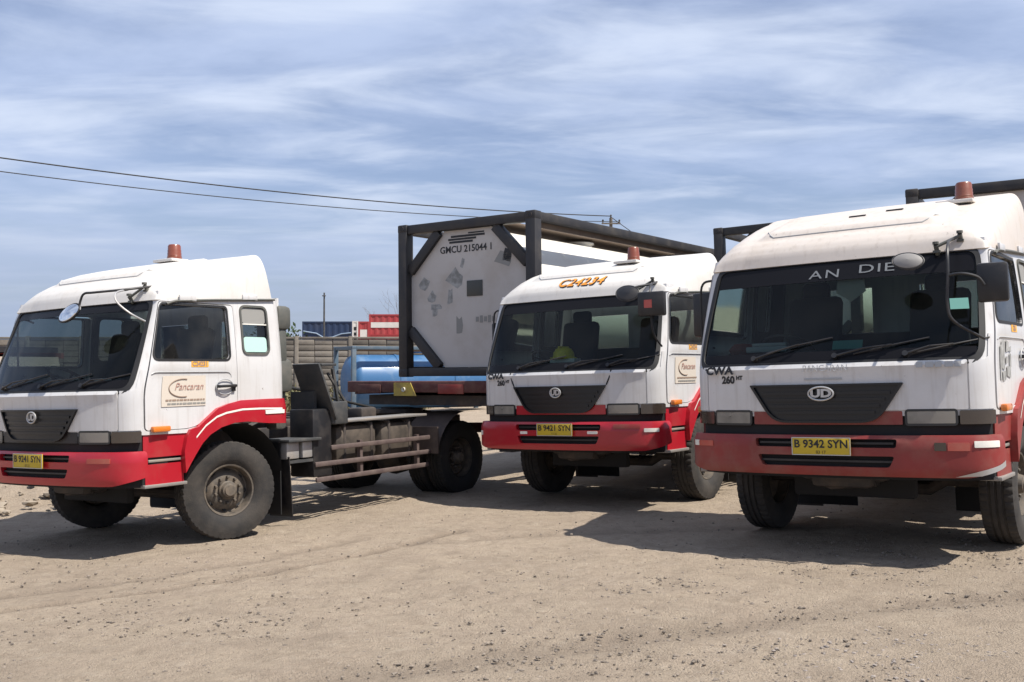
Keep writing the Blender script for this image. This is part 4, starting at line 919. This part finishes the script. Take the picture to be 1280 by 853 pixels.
Ct = truck(dict(key='C', label='rightmost white tractor truck with faded red bumper and AN DIE on its windscreen', loc=(3.285, 9.166, float(gz(3.285, 9.166))), roll=rollv, yaw=R(36.26), bumper='fadedred', flare='fadedred', band='fadedred', oval=True, sign='torn', ghost=True, strip_text=True, strip=2.19,
    plate='B 9342 SYN', plate2='03 17', beacon=(.79, .02, 0), tail=4.9, axles=[4.0], fifth=3.5, roofmat='creamroof', roof=dict(extra=.05, yr=.72, k=.8), model_text=('CWA', '260', 'HT'), vents=[(.02, -.42), (.30, -.30)],
    bumper_bits=[(1.19, .20, .868, .915, 'whiteref'), (.985, .15, .845, .905, 'redlens'), (.86, .08, .845, .905, 'darklens'), (-1.16, .07, .855, .90, 'whiteref'), (-1.04, .16, .855, .90, 'redlens')],
    wipers=[(-.58, -.20, 1.66), (.10, .52, 1.63), (.62, .95, 1.62)],
    mirrors=[brackets([(.78, -.935), (.945, -.875)]), arms([[(.90, -.90, 2.45), (.93, -1.18, 2.40), (.96, -1.36, 2.32), (.97, -1.42, 2.15), (.96, -1.43, 1.90), (1.0, -1.40, 1.78), (1.15, -1.19, 1.66)], [(.965, -1.42, 2.12), (1.06, -1.42, 2.13), (1.16, -1.38, 2.10), (1.2, -1.36, 2.04)]]), oval(.66, -1.30, 2.265, .115, .07, 8, 'mirrorback'), boxmirror((1.245, -1.30, 2.06), (.21, .07, .285), 6), arms(rightarm), boxmirror((-1.31, -.72, 2.0), (.20, .07, .40), -8)]))
# small things lying in the cabs
def at_truck(T, p):
    bpy.context.view_layer.update(); return T.matrix_world @ Vector(p)
def rest(name, label, cat, mb, m_, T, p, rot=0):
    o = mb.obj(name, m_); o.location = at_truck(T, p); o.rotation_euler = (T.rotation_euler[0], T.rotation_euler[1], T.rotation_euler[2]+rot); return tag(o, label, cat)
hm = MB(); hm.lathe([(.0, .155), (.012, .155), (.02, .125), (.07, .12), (.115, .09), (.14, .04), (.145, 0)], 20, axis='z'); hm.box((0, -.11, .012), (.16, .12, .012), bev=.004); hm.box((0, 0, .135), (.03, .20, .02), bev=.008)
rest('hard_hat', 'yellow hard hat lying on the dashboard of the middle truck', 'hard hat', hm, M['helmet'], B, (-.12, -1.05, 1.66))
rest('paper', 'pale stack of papers lying under the yellow hard hat on the dashboard', 'paper', MB().box((0, 0, 0), (.30, .22, .045), bev=.006), M['paper'], B, (-.10, -1.05, 1.638), .2)
rest('card', 'teal card propped behind the windscreen of the right truck', 'card', MB().box((0, 0, .04), (.24, .008, .08), rot=Matrix.Rotation(-.5, 3, 'X')), M['teal'], Ct, (.10, -1.06, 1.62))
rest('document_pile', 'grey pile of folded papers on the right truck dashboard', 'papers', MB().box((0, 0, .03), (.34, .20, .05), bev=.01).box((.02, 0, .07), (.28, .18, .03), bev=.008), M['greyink'], Ct, (-.60, -.98, 1.62), .2)
rest('cloth', 'crumpled dull red cloth at the left end of the right truck dashboard', 'cloth', MB().lathe([(0, .10), (.04, .12), (.09, .07), (.10, 0)], 9, axis='z', fn=lambda i, j, r: r*(1+.2*math.sin(i*2.3))), M['fadedred'], Ct, (-.84, -.97, 1.615))
pn = MB(); pn.prism([(-.10, .10), (.10, .12), (.12, -.02), (.0, -.10), (-.12, -.02)], .006, M4=Matrix.Rotation(PI/2, 4, 'X')); rest('pennant', 'beige pennant hanging inside the right truck windscreen', 'pennant', pn, M['beige'], Ct, (.12, -.98, 2.11))
rest('notice_sticker', 'pale green notice stuck low on the right side of the right truck windscreen', 'sticker', MB().box((0, 0, 0), (.13, .004, .09), rot=Matrix.Rotation(-.4, 3, 'X')), M['teal'], Ct, (.98, -1.16, 1.93), .35)

rest('folded_paper', 'white folded paper lying behind the left end of the left truck windscreen', 'paper', MB().box((0, 0, .015), (.22, .12, .03), bev=.006), M['paper'], A, (-.05, -1.16, 1.585), .1)
rest('folded_cloth', 'white folded cloth lying behind the right end of the left truck windscreen', 'cloth', MB().box((0, 0, .015), (.16, .10, .035), bev=.01), M['paper'], A, (.62, -1.10, 1.60), -.2)

# ------------------------------------------------------------------ tank containers on trailers
def tank_container(label, loc, yaw, roll, H=2.22, W=2.44, Ln=6.06, frame='cframe', shell='tankwhite', end='endplate', marks=True, domed=False, group='framed tank containers'):
    T = thing('tank_container', label, 'tank container', loc, (0, -roll, -yaw), group)      # origin: bottom centre of the front face, +y runs back
    fm = M[frame]; hw = W/2; p = .17
    for x in (-1, 1):
        for y in (0, Ln):
            yy = y+p/2 if y == 0 else y-p/2
            o = MB().box((x*(hw-p/2), yy, H/2), (p*.94, p*.94, H-.02), bev=.012).obj('corner_post', fm, T)
            for z in (.06, H-.06):
                MB().box((x*(hw-p/2), yy, z), (p, p, .12), bev=.02).obj('corner_casting', fm, o)
                MB().lathe([(0, .035), (.004, .035), (.0045, 0)], 10, (x*(hw-p/2), (y-.004 if y == 0 else y+.0), z), 'y').obj('casting_hole', M['rust'], o)
    for y in (.09, Ln-.09):
        for z, h_ in ((.07, .12), (H-.075, .13)): MB().box((0, y, z), (W-2*p, .13, h_), bev=.01).obj('end_rail', fm, T)
    for x in (-1, 1):
        for z in (.08, H-.07): MB().box((x*(hw-.07), Ln/2, z), (.11, Ln-2*p, .12 if z > 1 else .14), bev=.01).obj('side_rail', fm, T)
    c = .62
    for y in (.10, Ln-.10) if not domed else ():
        for sx_ in (-1, 1):
            for sz in (-1, 1):
                xo = sx_*(hw-p); zo = H-.14 if sz > 0 else .13
                MB().bar((xo-sx_*(c-.07), y, zo-sz*.01), (xo-sx_*.01, y, zo-sz*(c-.07)), .10, .14, up=(sx_, 0, sz), bev=.006).obj('corner_brace', fm, T)
    # octagon end plates
    k = hw-p-.005; z0, z1 = .135, H-.145
    oc = [(-k+c, z0), (k-c, z0), (k, z0+c), (k, z1-c), (k-c, z1), (-k+c, z1), (-k, z1-c), (-k, z0+c)]
    ep = MB().prism(oc, .05, M4=Matrix(((1, 0, 0, 0), (0, 0, -1, .16), (0, 1, 0, 0), (0, 0, 0, 1)))).obj('end_plate', M[end], T)
    MB().prism(oc, .05, M4=Matrix(((1, 0, 0, 0), (0, 0, -1, Ln-.11), (0, 1, 0, 0), (0, 0, 0, 1)))).obj('end_plate', M[end], T)
    if domed:
        for o_ in [q for q in T.children if q.name.startswith('end_plate')]: bpy.data.objects.remove(o_)
    rd = min(1.03, (z1-z0)/2+.02); zc_ = H/2
    MB().lathe([(.16, rd*.93), (.22, rd*.98), (.30, rd), (Ln-.30, rd), (Ln-.22, rd*.98), (Ln-.16, rd*.93)] if not domed else [(.05, 0), (.07, rd*.35), (.13, rd*.68), (.25, rd*.90), (.40, rd*.99), (.5, rd), (Ln-.5, rd), (Ln-.40, rd*.99), (Ln-.25, rd*.90), (Ln-.13, rd*.68), (Ln-.05, 0)], 64, (0, 0, zc_), 'y').obj('tank_shell', M[shell], T)
    for y in ((2.0, 4.2) if not marks else ()): MB().lathe([(y-.05, rd+.004), (y-.05, rd+.022), (y+.05, rd+.022), (y+.05, rd+.004)], 64, (0, 0, zc_), 'y').obj('shell_ring', M[shell], T)
    wk = MB()
    for i in range(9): wk.box((1.005, .55+i*.62, H-.075), (.15, .615, .025))
    wk.box((.02, Ln/2, H-.02), (.66, Ln-.4, .02)); wk.obj('walkway', M['rust'], T)
    wk = MB()
    wk.bar((-.61, .4, H-.08), (-.61, Ln-.4, H-.08), .04, .06); wk.box((1.07, Ln/2, H-.155), (.02, Ln-.5, .09)); wk.obj('walkway_frame', M['rust'], T)
    MB().lathe([(0, .25), (.12, .25), (.13, .28), (.16, .28), (.17, 0)], 24, (0, 3.0, H-.24), 'z').obj('manway', M[shell], T)
    if marks:
        FM = lambda x, z: Matrix.Translation((x, .107, z)) @ Matrix.Rotation(PI/2, 4, 'X')
        text_flat('lettering', 'GMCU 215044 1', .135, M['blackink'], ep, FM(-.03, H-.42), bold=.003)
        mb = MB()
        for x, z, a, h_ in ((-.10, H-.275, .50, .028), (.0, H-.235, .60, .03), (-.12, H-.315, .42, .03), (.15, H-.20, .28, .02)): mb.box((x, .1075, z), (a, .004, h_))
        mb.obj('operator_print', M['blackink'], ep)
        mb = MB(); mb.box((.12, .104, .53*H+.06), (.27, .016, .22), bev=.004); mb.obj('data_plate', M['dataplate'], ep)
        def blot(x, z, a, b_, rot, m_='decal'):
            rm = Matrix.Rotation(R(rot), 3, 'Y'); mb = MB()
            pts = [Vector((x, .1085, z))+rm @ Vector((u*random.uniform(.75, 1.1), 0, v*random.uniform(.75, 1.1))) for u, v in ((-a, -b_), (-a*.2, -b_*1.05), (a, -b_*.8), (a*1.05, 0), (a*.8, b_), (0, b_*.9), (-a*.9, b_))]
            mb.add(pts, [tuple(range(7))]); mb.obj('worn_placard', M[m_], ep, smooth=0)
        blot(-.22, H-.83, .13, .13, 40); blot(-.10, H-.62, .03, .07, 20); blot(-.32, H-1.08, .05, .13, 3); blot(-.80, H-.88, .09, .10, 40); blot(-.66, H-1.08, .07, .08, 45); blot(-.58, H-1.22, .10, .04, 0); blot(-.60, H-1.30, .05, .06, 0); blot(-.16, H-1.50, .06, .13, 0, 'greyink2')
        blot(.62, H-.60, .13, .10, 25, 'greyink2'); blot(.68, H-.56, .075, .09, 20, 'blackink')
        mb = MB()
        for i in range(5): mb.box((.16+i*.07, .108, H-1.42), (.05, .004, .10 if i % 2 else .07))
        mb.obj('stencil_mark', M['greyink2'], ep)
    return T
def trailer(label, loc, yaw, roll, lead=1.0, back=7.4, deck=1.44, group='skeletal trailers under the tank containers'):
    T = thing('container_trailer', label, 'trailer', loc, (0, -roll, -yaw), group)          # origin on the ground below the container's front face
    mb = MB()
    for x in (-.42, .42): mb.box((x, (back-lead)/2+.2, deck-.17), (.13, back+lead-.5, .30), bev=.01)
    mb.obj('main_beam', M['redframe'], T)
    MB().box((0, -lead+.08, deck-.055), (2.44, .16, .15), bev=.012).obj('front_bolster', M['redframe'], T)
    MB().box((.1, -lead+.95, deck-.235), (2.1, 1.6, .13)).obj('kingpin_plate', M['frame'], T)
    MB().box((0, -lead+.62, deck-.035), (2.3, .9, .025)).obj('blocker_plate', M['frame'], T)  # added solid plate, closes the gap behind the front beam as a dark line
    MB().box((0, .12, deck-.12), (2.4, .10, .20)).obj('skirt_beam', M['frame'], T)
    for y in (.12, 3.0, 5.95): MB().box((0, y, deck-.075), (2.42, .16, .14), bev=.01).obj('cross_bolster', M['redframe'], T)
    MB().prism([(-.19, -.09), (.20, -.09), (.10, .085), (-.19, .085)], .012, M4=Matrix.Translation((-.16, -lead-.001, deck-.085)) @ Matrix.Rotation(PI/2, 4, 'X')).obj('yellow_marker', M['yellowpaint'], T)
    MB().lathe([(0, .03), (.02, .03), (.022, 0)], 12, (-.17, -lead-.034, deck-.09), 'y').obj('lamp', M['whiteref'], T)
    for x, m_ in ((.62, 'fadedred'), (-.8, 'redframe')): MB().box((x, -lead-.008, deck-.085), (.42, .012, .12), bev=.004).obj('marker_plate', M[m_], T)
    for x in (-1.19, 1.19): MB().box((x, (6.0-lead)/2, deck-.11), (.06, 6.0+lead-.3, .10)).obj('side_beam', M['redframe'], T)
    for x in (-.75, .75):
        lg = MB().box((x, 2.2, .72), (.13, .13, .80), bev=.01).obj('landing_leg', M['frame'], T); MB().box((x, 2.2, .31), (.26, .26, .04)).obj('foot', M['frame'], lg)
    for y in (5.3, 6.55):
        ax_ = MB(); ax_.tube([(-.95, y, .51), (.95, y, .51)], .07, 10); ax_.box((-.45, y, .72), (.1, 1.0, .1)); ax_.box((.45, y, .72), (.1, 1.0, .1)); ax_.box((-.45, y, .98), (.1, .3, .44)); ax_.box((.45, y, .98), (.1, .3, .44)); ax_.obj('axle', M['frame'], T)
        for s_ in (1, -1): wheel(T, (s_*1.06, y, .512), s_, 0, True); wheel(T, (s_*.75, y, .512), s_, 0, True)
    return T
cA = (-.689, 14.344); zt = 3.667
tank_container('black framed tank container with a grey octagon end plate lettered GMCU 215044 1', (cA[0]+.02, cA[1], zt-2.22), R(35.57), R(.63))
trailer('dark red trailer with a yellow marker on its front beam, under the lettered tank container', (cA[0], cA[1], float(gz(*cA))), R(35.57), R(.63))
def from_top(u, v, z):                        # point at height z seen at pixel (u, v)
    a = (u-640)/1288.5; q = (v-426.5)/1288.5; p = R(1.277); d = Vector((a, math.cos(p)+math.sin(p)*q, math.sin(p)-math.cos(p)*q)); return Vector((0, 0, 1.625))+d*((z-1.625)/d.z)
def place(u, v, z, yaw): 
    q = from_top(u, v, z); return q.x+1.22*math.cos(yaw), q.y-1.22*math.sin(yaw)
bB = place(896, 283, 3.98, R(34)); tank_container('black framed tank container behind the cab roof of the middle truck', (bB[0], bB[1], 3.96-2.42+.03), R(34), R(1.8), H=2.42, marks=False)
trailer('dark red trailer carrying the tank container behind the middle truck', (bB[0], bB[1], float(gz(*bB))), R(34), R(1.8), deck=1.30)
bC = place(1137.5, 236, 4.0, R(28)); tank_container('black framed tank container whose top rail shows above the right truck roof', (bC[0], bC[1], 4.0-2.42+.03), R(28), R(1.6), H=2.42, marks=False)
trailer('dark red trailer carrying the tank container behind the right truck', (bC[0], bC[1], float(gz(*bC))), R(28), R(1.6), deck=1.30)

# ------------------------------------------------------------------ yard behind
g40 = float(gz(-7, 44))
# blue tank container on the ground
tb = tank_container('blue tank container standing on the ground in front of the concrete wall', (-6.35, 38.6, g40), R(64), 0, H=2.66, frame='blueframe', shell='bluetank', end='bluetank', marks=False, domed=True, group='none')
del tb['group']
# precast concrete wall
wy = 46.0; wt = 1.625+34/1288.5*wy; wg = float(gz(-8, 46)); hgt = wt-wg
wl = thing('concrete_wall', 'long grey precast concrete block wall behind the trucks', 'wall', (0, wy, wg))
bay = 2.4; rows = 12; rh = (hgt-.12)/rows
bk = MB().box((0, 0, 0), (bay/3-.03, .11, rh-.025), bev=.014).mesh('block', M['concrete']); post = MB().box((0, 0, hgt/2), (.17, .2, hgt+.06), bev=.015).mesh('post', M['concrete']); cap = MB().box((0, 0, hgt-.05), (bay-.02, .17, .09), bev=.015).mesh('coping', M['concrete'])
rest_ = MB()
for i in range(-16, 10):
    x = i*bay
    link('post', post, wl, (x, 0, 0)); link('coping', cap, wl, (x+bay/2, 0, 0))
    for r_ in range(rows):
        for k in range(3):
            px_ = x+bay/6+k*bay/3+(random.uniform(-.006, .006)); p_ = (px_, random.uniform(-.014, .014), rh*(r_+.5)+.01)
            if -7 < i < 0: link('block', bk, wl, p_)
            else: rest_.box(p_, (bay/3-.03, .11, rh-.025))
tag(rest_.obj('blocks_beyond', M['concrete'], wl, 0), kind='stuff')
MB().box((-7.2, .03, hgt/2-.05), (26*bay, .06, hgt-.12)).obj('mortar_core', M['concrete'], wl, 0)

def box_container(label, cx_, cy_, cz_, W, H, D, body, yaw=0, bands=(), line=None, group='shipping containers stacked beyond the wall', marks=None):
    T = thing('shipping_container', label, 'container', (cx_, cy_, cz_), (0, 0, yaw), group)
    mb = MB(); n_ = int(W/.28); V = []
    for i in range(n_*2+1):
        x = -W/2+W*i/(n_*2); y = -D/2+(.04 if (i//2) % 2 else 0); V += [(x, y, .14), (x, y, H-.12)]
    mb.add(V, [(2*i, 2*i+2, 2*i+3, 2*i+1) for i in range(n_*2)]); mb.box((0, .05, H/2), (W-.1, D-.1, H-.1)); mb.obj('panel', body, T, 0)
    fr_ = MB()
    for x in (-1, 1):
        for y in (-1, 1): fr_.box((x*(W/2-.05), y*(D/2-.03), H/2), (.14, .16, H))
    for z in (.07, H-.06):
        for y in (-1, 1): fr_.box((0, y*(D/2-.03), z), (W-.24, .12, .12))
    fr_.obj('frame', body, T, 0)
    for z0, z1, m_ in bands: MB().box((0, -D/2-.012, (z0+z1)/2), (W-.3, .012, z1-z0)).obj('painted_band', m_, T)
    if line: MB().tube([(x, -D/2-.02, z) for x, z in line], .07, 6).obj('painted_line', M['paleblue'], T)
    if marks:
        mb = MB()
        for i in range(4): mb.box((random.uniform(-.3, .3), -D/2-.025, .5+i*.5), (random.uniform(.3, .6), .01, random.uniform(.2, .35)))
        mb.obj('print', M['blackink'], T)
    return T
DY = 95.0; gD = float(gz(-18, 95)); px2x = lambda u, d=DY: (u-640)/1288.5*d; px2z = lambda v, d=DY: 1.625+(455.2-v)/1288.5*d
def crate(u0, u1, v0, v1, **k):
    x0, x1 = px2x(u0), px2x(u1); z0, z1 = px2z(v1), px2z(v0); return box_container(cx_=(x0+x1)/2, cy_=DY+1.2, cz_=z0, W=x1-x0, H=z1-z0, D=2.44, **k)
crate(378, 440, 402, 438, label='dark blue container with a wavy pale line above the wall', body=M['navy'], line=[(-2.2, 1.75), (-1.0, 1.55), (-.3, 1.15), (.5, 1.2), (1.3, 1.5), (2.2, 1.6)])
crate(378, 440, 439, 474, label='dark blue container at the bottom of the stack behind the wall', body=M['navy'])
crate(440.5, 447.5, 401.5, 438, label='narrow white container end with dark print between the blue and red containers', body=M['contwhite'], marks=True)
crate(448, 461, 402, 438, label='shorter red and white container next to the white container end', body=M['contred'], bands=[(1.1, 1.9, M['contwhite'])])
crate(461.5, 560, 393, 420, label='tall stacked red container with a broad white band', body=M['contred'], bands=[(.75, 1.25, M['contwhite'])])
crate(461.5, 560, 420.5, 447, label='red container under the white banded red one', body=M['contred'], bands=[(.9, 1.6, M['contwhite'])])
# beige box with a red frame at the left edge
ob = thing('box_trailer', 'beige box trailer with a red frame at the left edge behind the left truck', 'trailer', (-11.2, 18.6, float(gz(-11.2, 18.6))), (0, 0, R(-12)))
MB().box((0, 0, 1.55), (5.2, 2.3, 1.25)).obj('panel', M['beige'], ob)
mb = MB()
for z in (.9, 2.2): mb.box((0, -1.16, z), (5.3, .08, .10)); mb.box((0, 1.16, z), (5.3, .08, .10))
for x in (-2.6, -.9, .9, 2.6): mb.box((x, -1.17, 1.55), (.09, .09, 1.3))
mb.obj('red_frame', M['fadedred'], ob)
mb = MB(); mb.tube([(-2.6, -1.1, 2.25), (-2.6, -1.1, 2.62), (2.55, -1.1, 2.58), (2.55, -1.1, 2.25)], .03, 8)
for x in (-1, .6, 1.9): mb.tube([(x, -1.1, 2.25), (x, -1.1, 2.60)], .025, 8)
mb.box((0, 0, 2.3), (5.2, 2.2, .10)); mb.obj('roof_rail', M['black'], ob)
MB().box((0, 0, .8), (5.2, 1.1, .16)).obj('bed', M['frame'], ob)
for x in (-1.8, 1.6):
    for s_ in (1, -1): wheel(ob, (x, s_*.95, .512), 1, PI/2 if s_ > 0 else -PI/2)

# poles and wires
def pole(label, x, y, h_, r0=.15, arms_=True, lean=0):
    T = thing('utility_pole', label, 'utility pole', (x, y, float(gz(min(x, 40), min(y, 60)))-.3), (0, lean, 0), 'utility poles')
    MB().tube([(0, 0, 0), (0, 0, h_)], [r0, r0*.62], 12).obj('shaft', M['wood'], T)
    if arms_:
        MB().box((0, -.12, h_-.35), (1.1, .08, .08)).obj('crossarm', M['wood'], T)
        for xx in (-.48, .48): MB().lathe([(0, .02), (.03, .05), (.08, .03), (.11, .06), (.16, .05), (.2, 0)], 10, (xx, -.12, h_-.30), 'z').obj('insulator', M['frame'], T)
        MB().lathe([(0, .02), (.03, .05), (.1, .035), (.14, .06), (.22, 0)], 10, (0, 0, h_), 'z').obj('insulator', M['frame'], T)
    return T
PX, PY = px2x(764, 60), 60.0; PZ = px2z(272, 60)
base = float(gz(PX, PY))-.3
pole('utility pole showing above the lettered tank container top rail', PX, PY, PZ-base)
QX, QY = -27.7, 37.5; QZ = PZ
q2 = pole('utility pole out of view to the left carrying the wires', QX, QY, QZ-float(gz(QX, QY))+.3)
def wire(label, a, b_, sag, r=.028):
    a, b_ = Vector(a), Vector(b_); pts = []
    for i in range(41):
        t_ = i/40; p = a+(b_-a)*t_; p.z -= 4*sag*t_*(1-t_); pts.append(p)
    return tag(MB().tube(pts, r, 6).obj('power_line', M['wire']), label, 'power line', 'power lines across the sky')
wire('upper power line sagging across the sky on the left', (QX, QY, QZ+.35), (PX, PY, PZ+.1), .60, .03)
wire('lower power line running just under the upper one', (QX+.4, QY-.5, QZ-.35), (PX+.48, PY-.12, PZ-.25), .66, .022)
wire('power line falling to the right behind the lettered tank container', (PX, PY, PZ+.05), (16.5, 82, 8.3), .35, .022)
T_ = thing('post', 'thin grey pole standing in front of the dark blue container', 'pole', (px2x(405, 80), 80, float(gz(-14, 60))))
MB().tube([(0, 0, 0), (.0, 0, px2z(366, 80)-float(gz(-14, 60)))], [.10, .06], 10).obj('shaft', M['grey'], T_)
MB().box((0, -.1, px2z(366, 80)-float(gz(-14, 60))-.25), (.3, .12, .08), bev=.03).obj('bracket', M['grey'], T_)

# vegetation
def leaves(n_, cx_, r3, size, seed):
    r = np.random.default_rng(seed); mb = MB(); V = []; F = []
    lobes = r.normal(0, 1, (9, 3)); lobes /= np.linalg.norm(lobes, axis=1)[:, None]; lobes *= .55
    for i in range(n_):
        c = lobes[r.integers(9)]+r.normal(0, .27, 3); c = np.array(cx_)+c*np.array(r3); a = r.normal(0, 1, 3); a /= np.linalg.norm(a); b_ = np.cross(a, r.normal(0, 1, 3)); b_ /= np.linalg.norm(b_)+1e-6; s_ = size*r.uniform(.5, 1.2); o = len(V)
        V += [tuple(c-a*s_), tuple(c+b_*s_*.45), tuple(c+a*s_), tuple(c-b_*s_*.45)]; F.append((o, o+1, o+2, o+3))
    mb.add(V, F); return mb
def shrub(label, x, y, h_, r_, seed, z=None, m_='leaf', n_=1500, size=.16):
    z = float(gz(x, min(y, 60))) if z is None else z
    T = thing('tree', label, 'tree', (x, y, z), group='dark trees beyond the wall')
    mb = MB(); mb.tube([(0, 0, 0), (.1, 0, h_*.4), (0, .05, h_*.8)], [.16, .11, .04], 8); mb.tube([(.08, 0, h_*.35), (r_*.5, 0, h_*.75)], [.07, .02], 6); mb.tube([(.08, 0, h_*.35), (-r_*.5, .1, h_*.72)], [.07, .02], 6); mb.obj('trunk', M['bark'], T)
    leaves(n_, (0, 0, h_*.72), (r_, r_, h_*.36), size, seed).obj('crown', M[m_], T, 0)
shrub('dark bushy tree rising above the wall just behind the left cab', px2x(366, 60), 60, 3.75, 1.2, 3)
shrub('broad dark tree behind the wall, hidden mostly by the left cab', px2x(338, 62), 62, 4.3, 1.6, 4)
def bare(label, x, y, z, h_, seed):
    T = thing('bare_tree', label, 'tree', (x, y, z), group='bare trees far behind'); r = random.Random(seed); mb = MB(); tw = MB()
    def br(p, d, ln, rad, k, m_):
        q = p+d*ln; m_.tube([p, (p+q)/2+Vector((r.uniform(-.1, .1), 0, .05))*ln, q], [rad, rad*.8, rad*.6], 5)
        if k: 
            for _ in range(3): br(p+d*ln*r.uniform(.55, 1), (d+Vector((r.uniform(-.8, .8), r.uniform(-.6, .6), r.uniform(-.1, .5)))).normalized(), ln*.62, rad*.5, k-1, tw)
    br(Vector((0, 0, 0)), Vector((0, 0, 1)), h_*.45, .07, 4, mb); mb.obj('trunk', M['bark'], T); tw.obj('twigs', M['bark'], T)
bare('thin bare tree rising behind the red containers', px2x(482, 110), 110, -.2, px2z(372, 110), 2)
bare('bare treetop beside the left post of the lettered tank container', px2x(492, 120), 120, -.2, px2z(345, 120), 5)
def weed(label, x, y, h_, seed):
    r = np.random.default_rng(seed); mb = MB(); z = float(gz(x, y))
    for i in range(70):
        a = r.uniform(0, 2*PI); l_ = h_*r.uniform(.4, 1); o = r.normal(0, h_*.3, 2); d = Vector((math.cos(a)*.5, math.sin(a)*.5, 1)).normalized(); p = Vector((o[0], o[1], 0)); s_ = Vector((-math.sin(a), math.cos(a), 0))*.03*h_
        q = p+d*l_; mb.add([p-s_, p+s_, q+s_*.3+Vector((d.x, d.y, -.2))*l_*.25, q-s_*.3+Vector((d.x, d.y, -.2))*l_*.25], [(0, 1, 2, 3)])
    V = leaves(90, (0, 0, h_*.6), (h_*.5, h_*.5, h_*.4), h_*.13, seed+50); mb.add(V.v, V.f)
    o = mb.obj('weed_clump', M['weed'], None, 0); o.location = (x, y, z); return tag(o, label, 'weeds', 'weeds growing along the concrete wall')
WL = 'dry weed clump at the foot of the concrete wall'
for i in range(16):
    weed(WL, -13+i*.62+random.uniform(-.2, .2), 45.2-random.uniform(0, 3.5), random.uniform(.5, 1.3), 100+i)
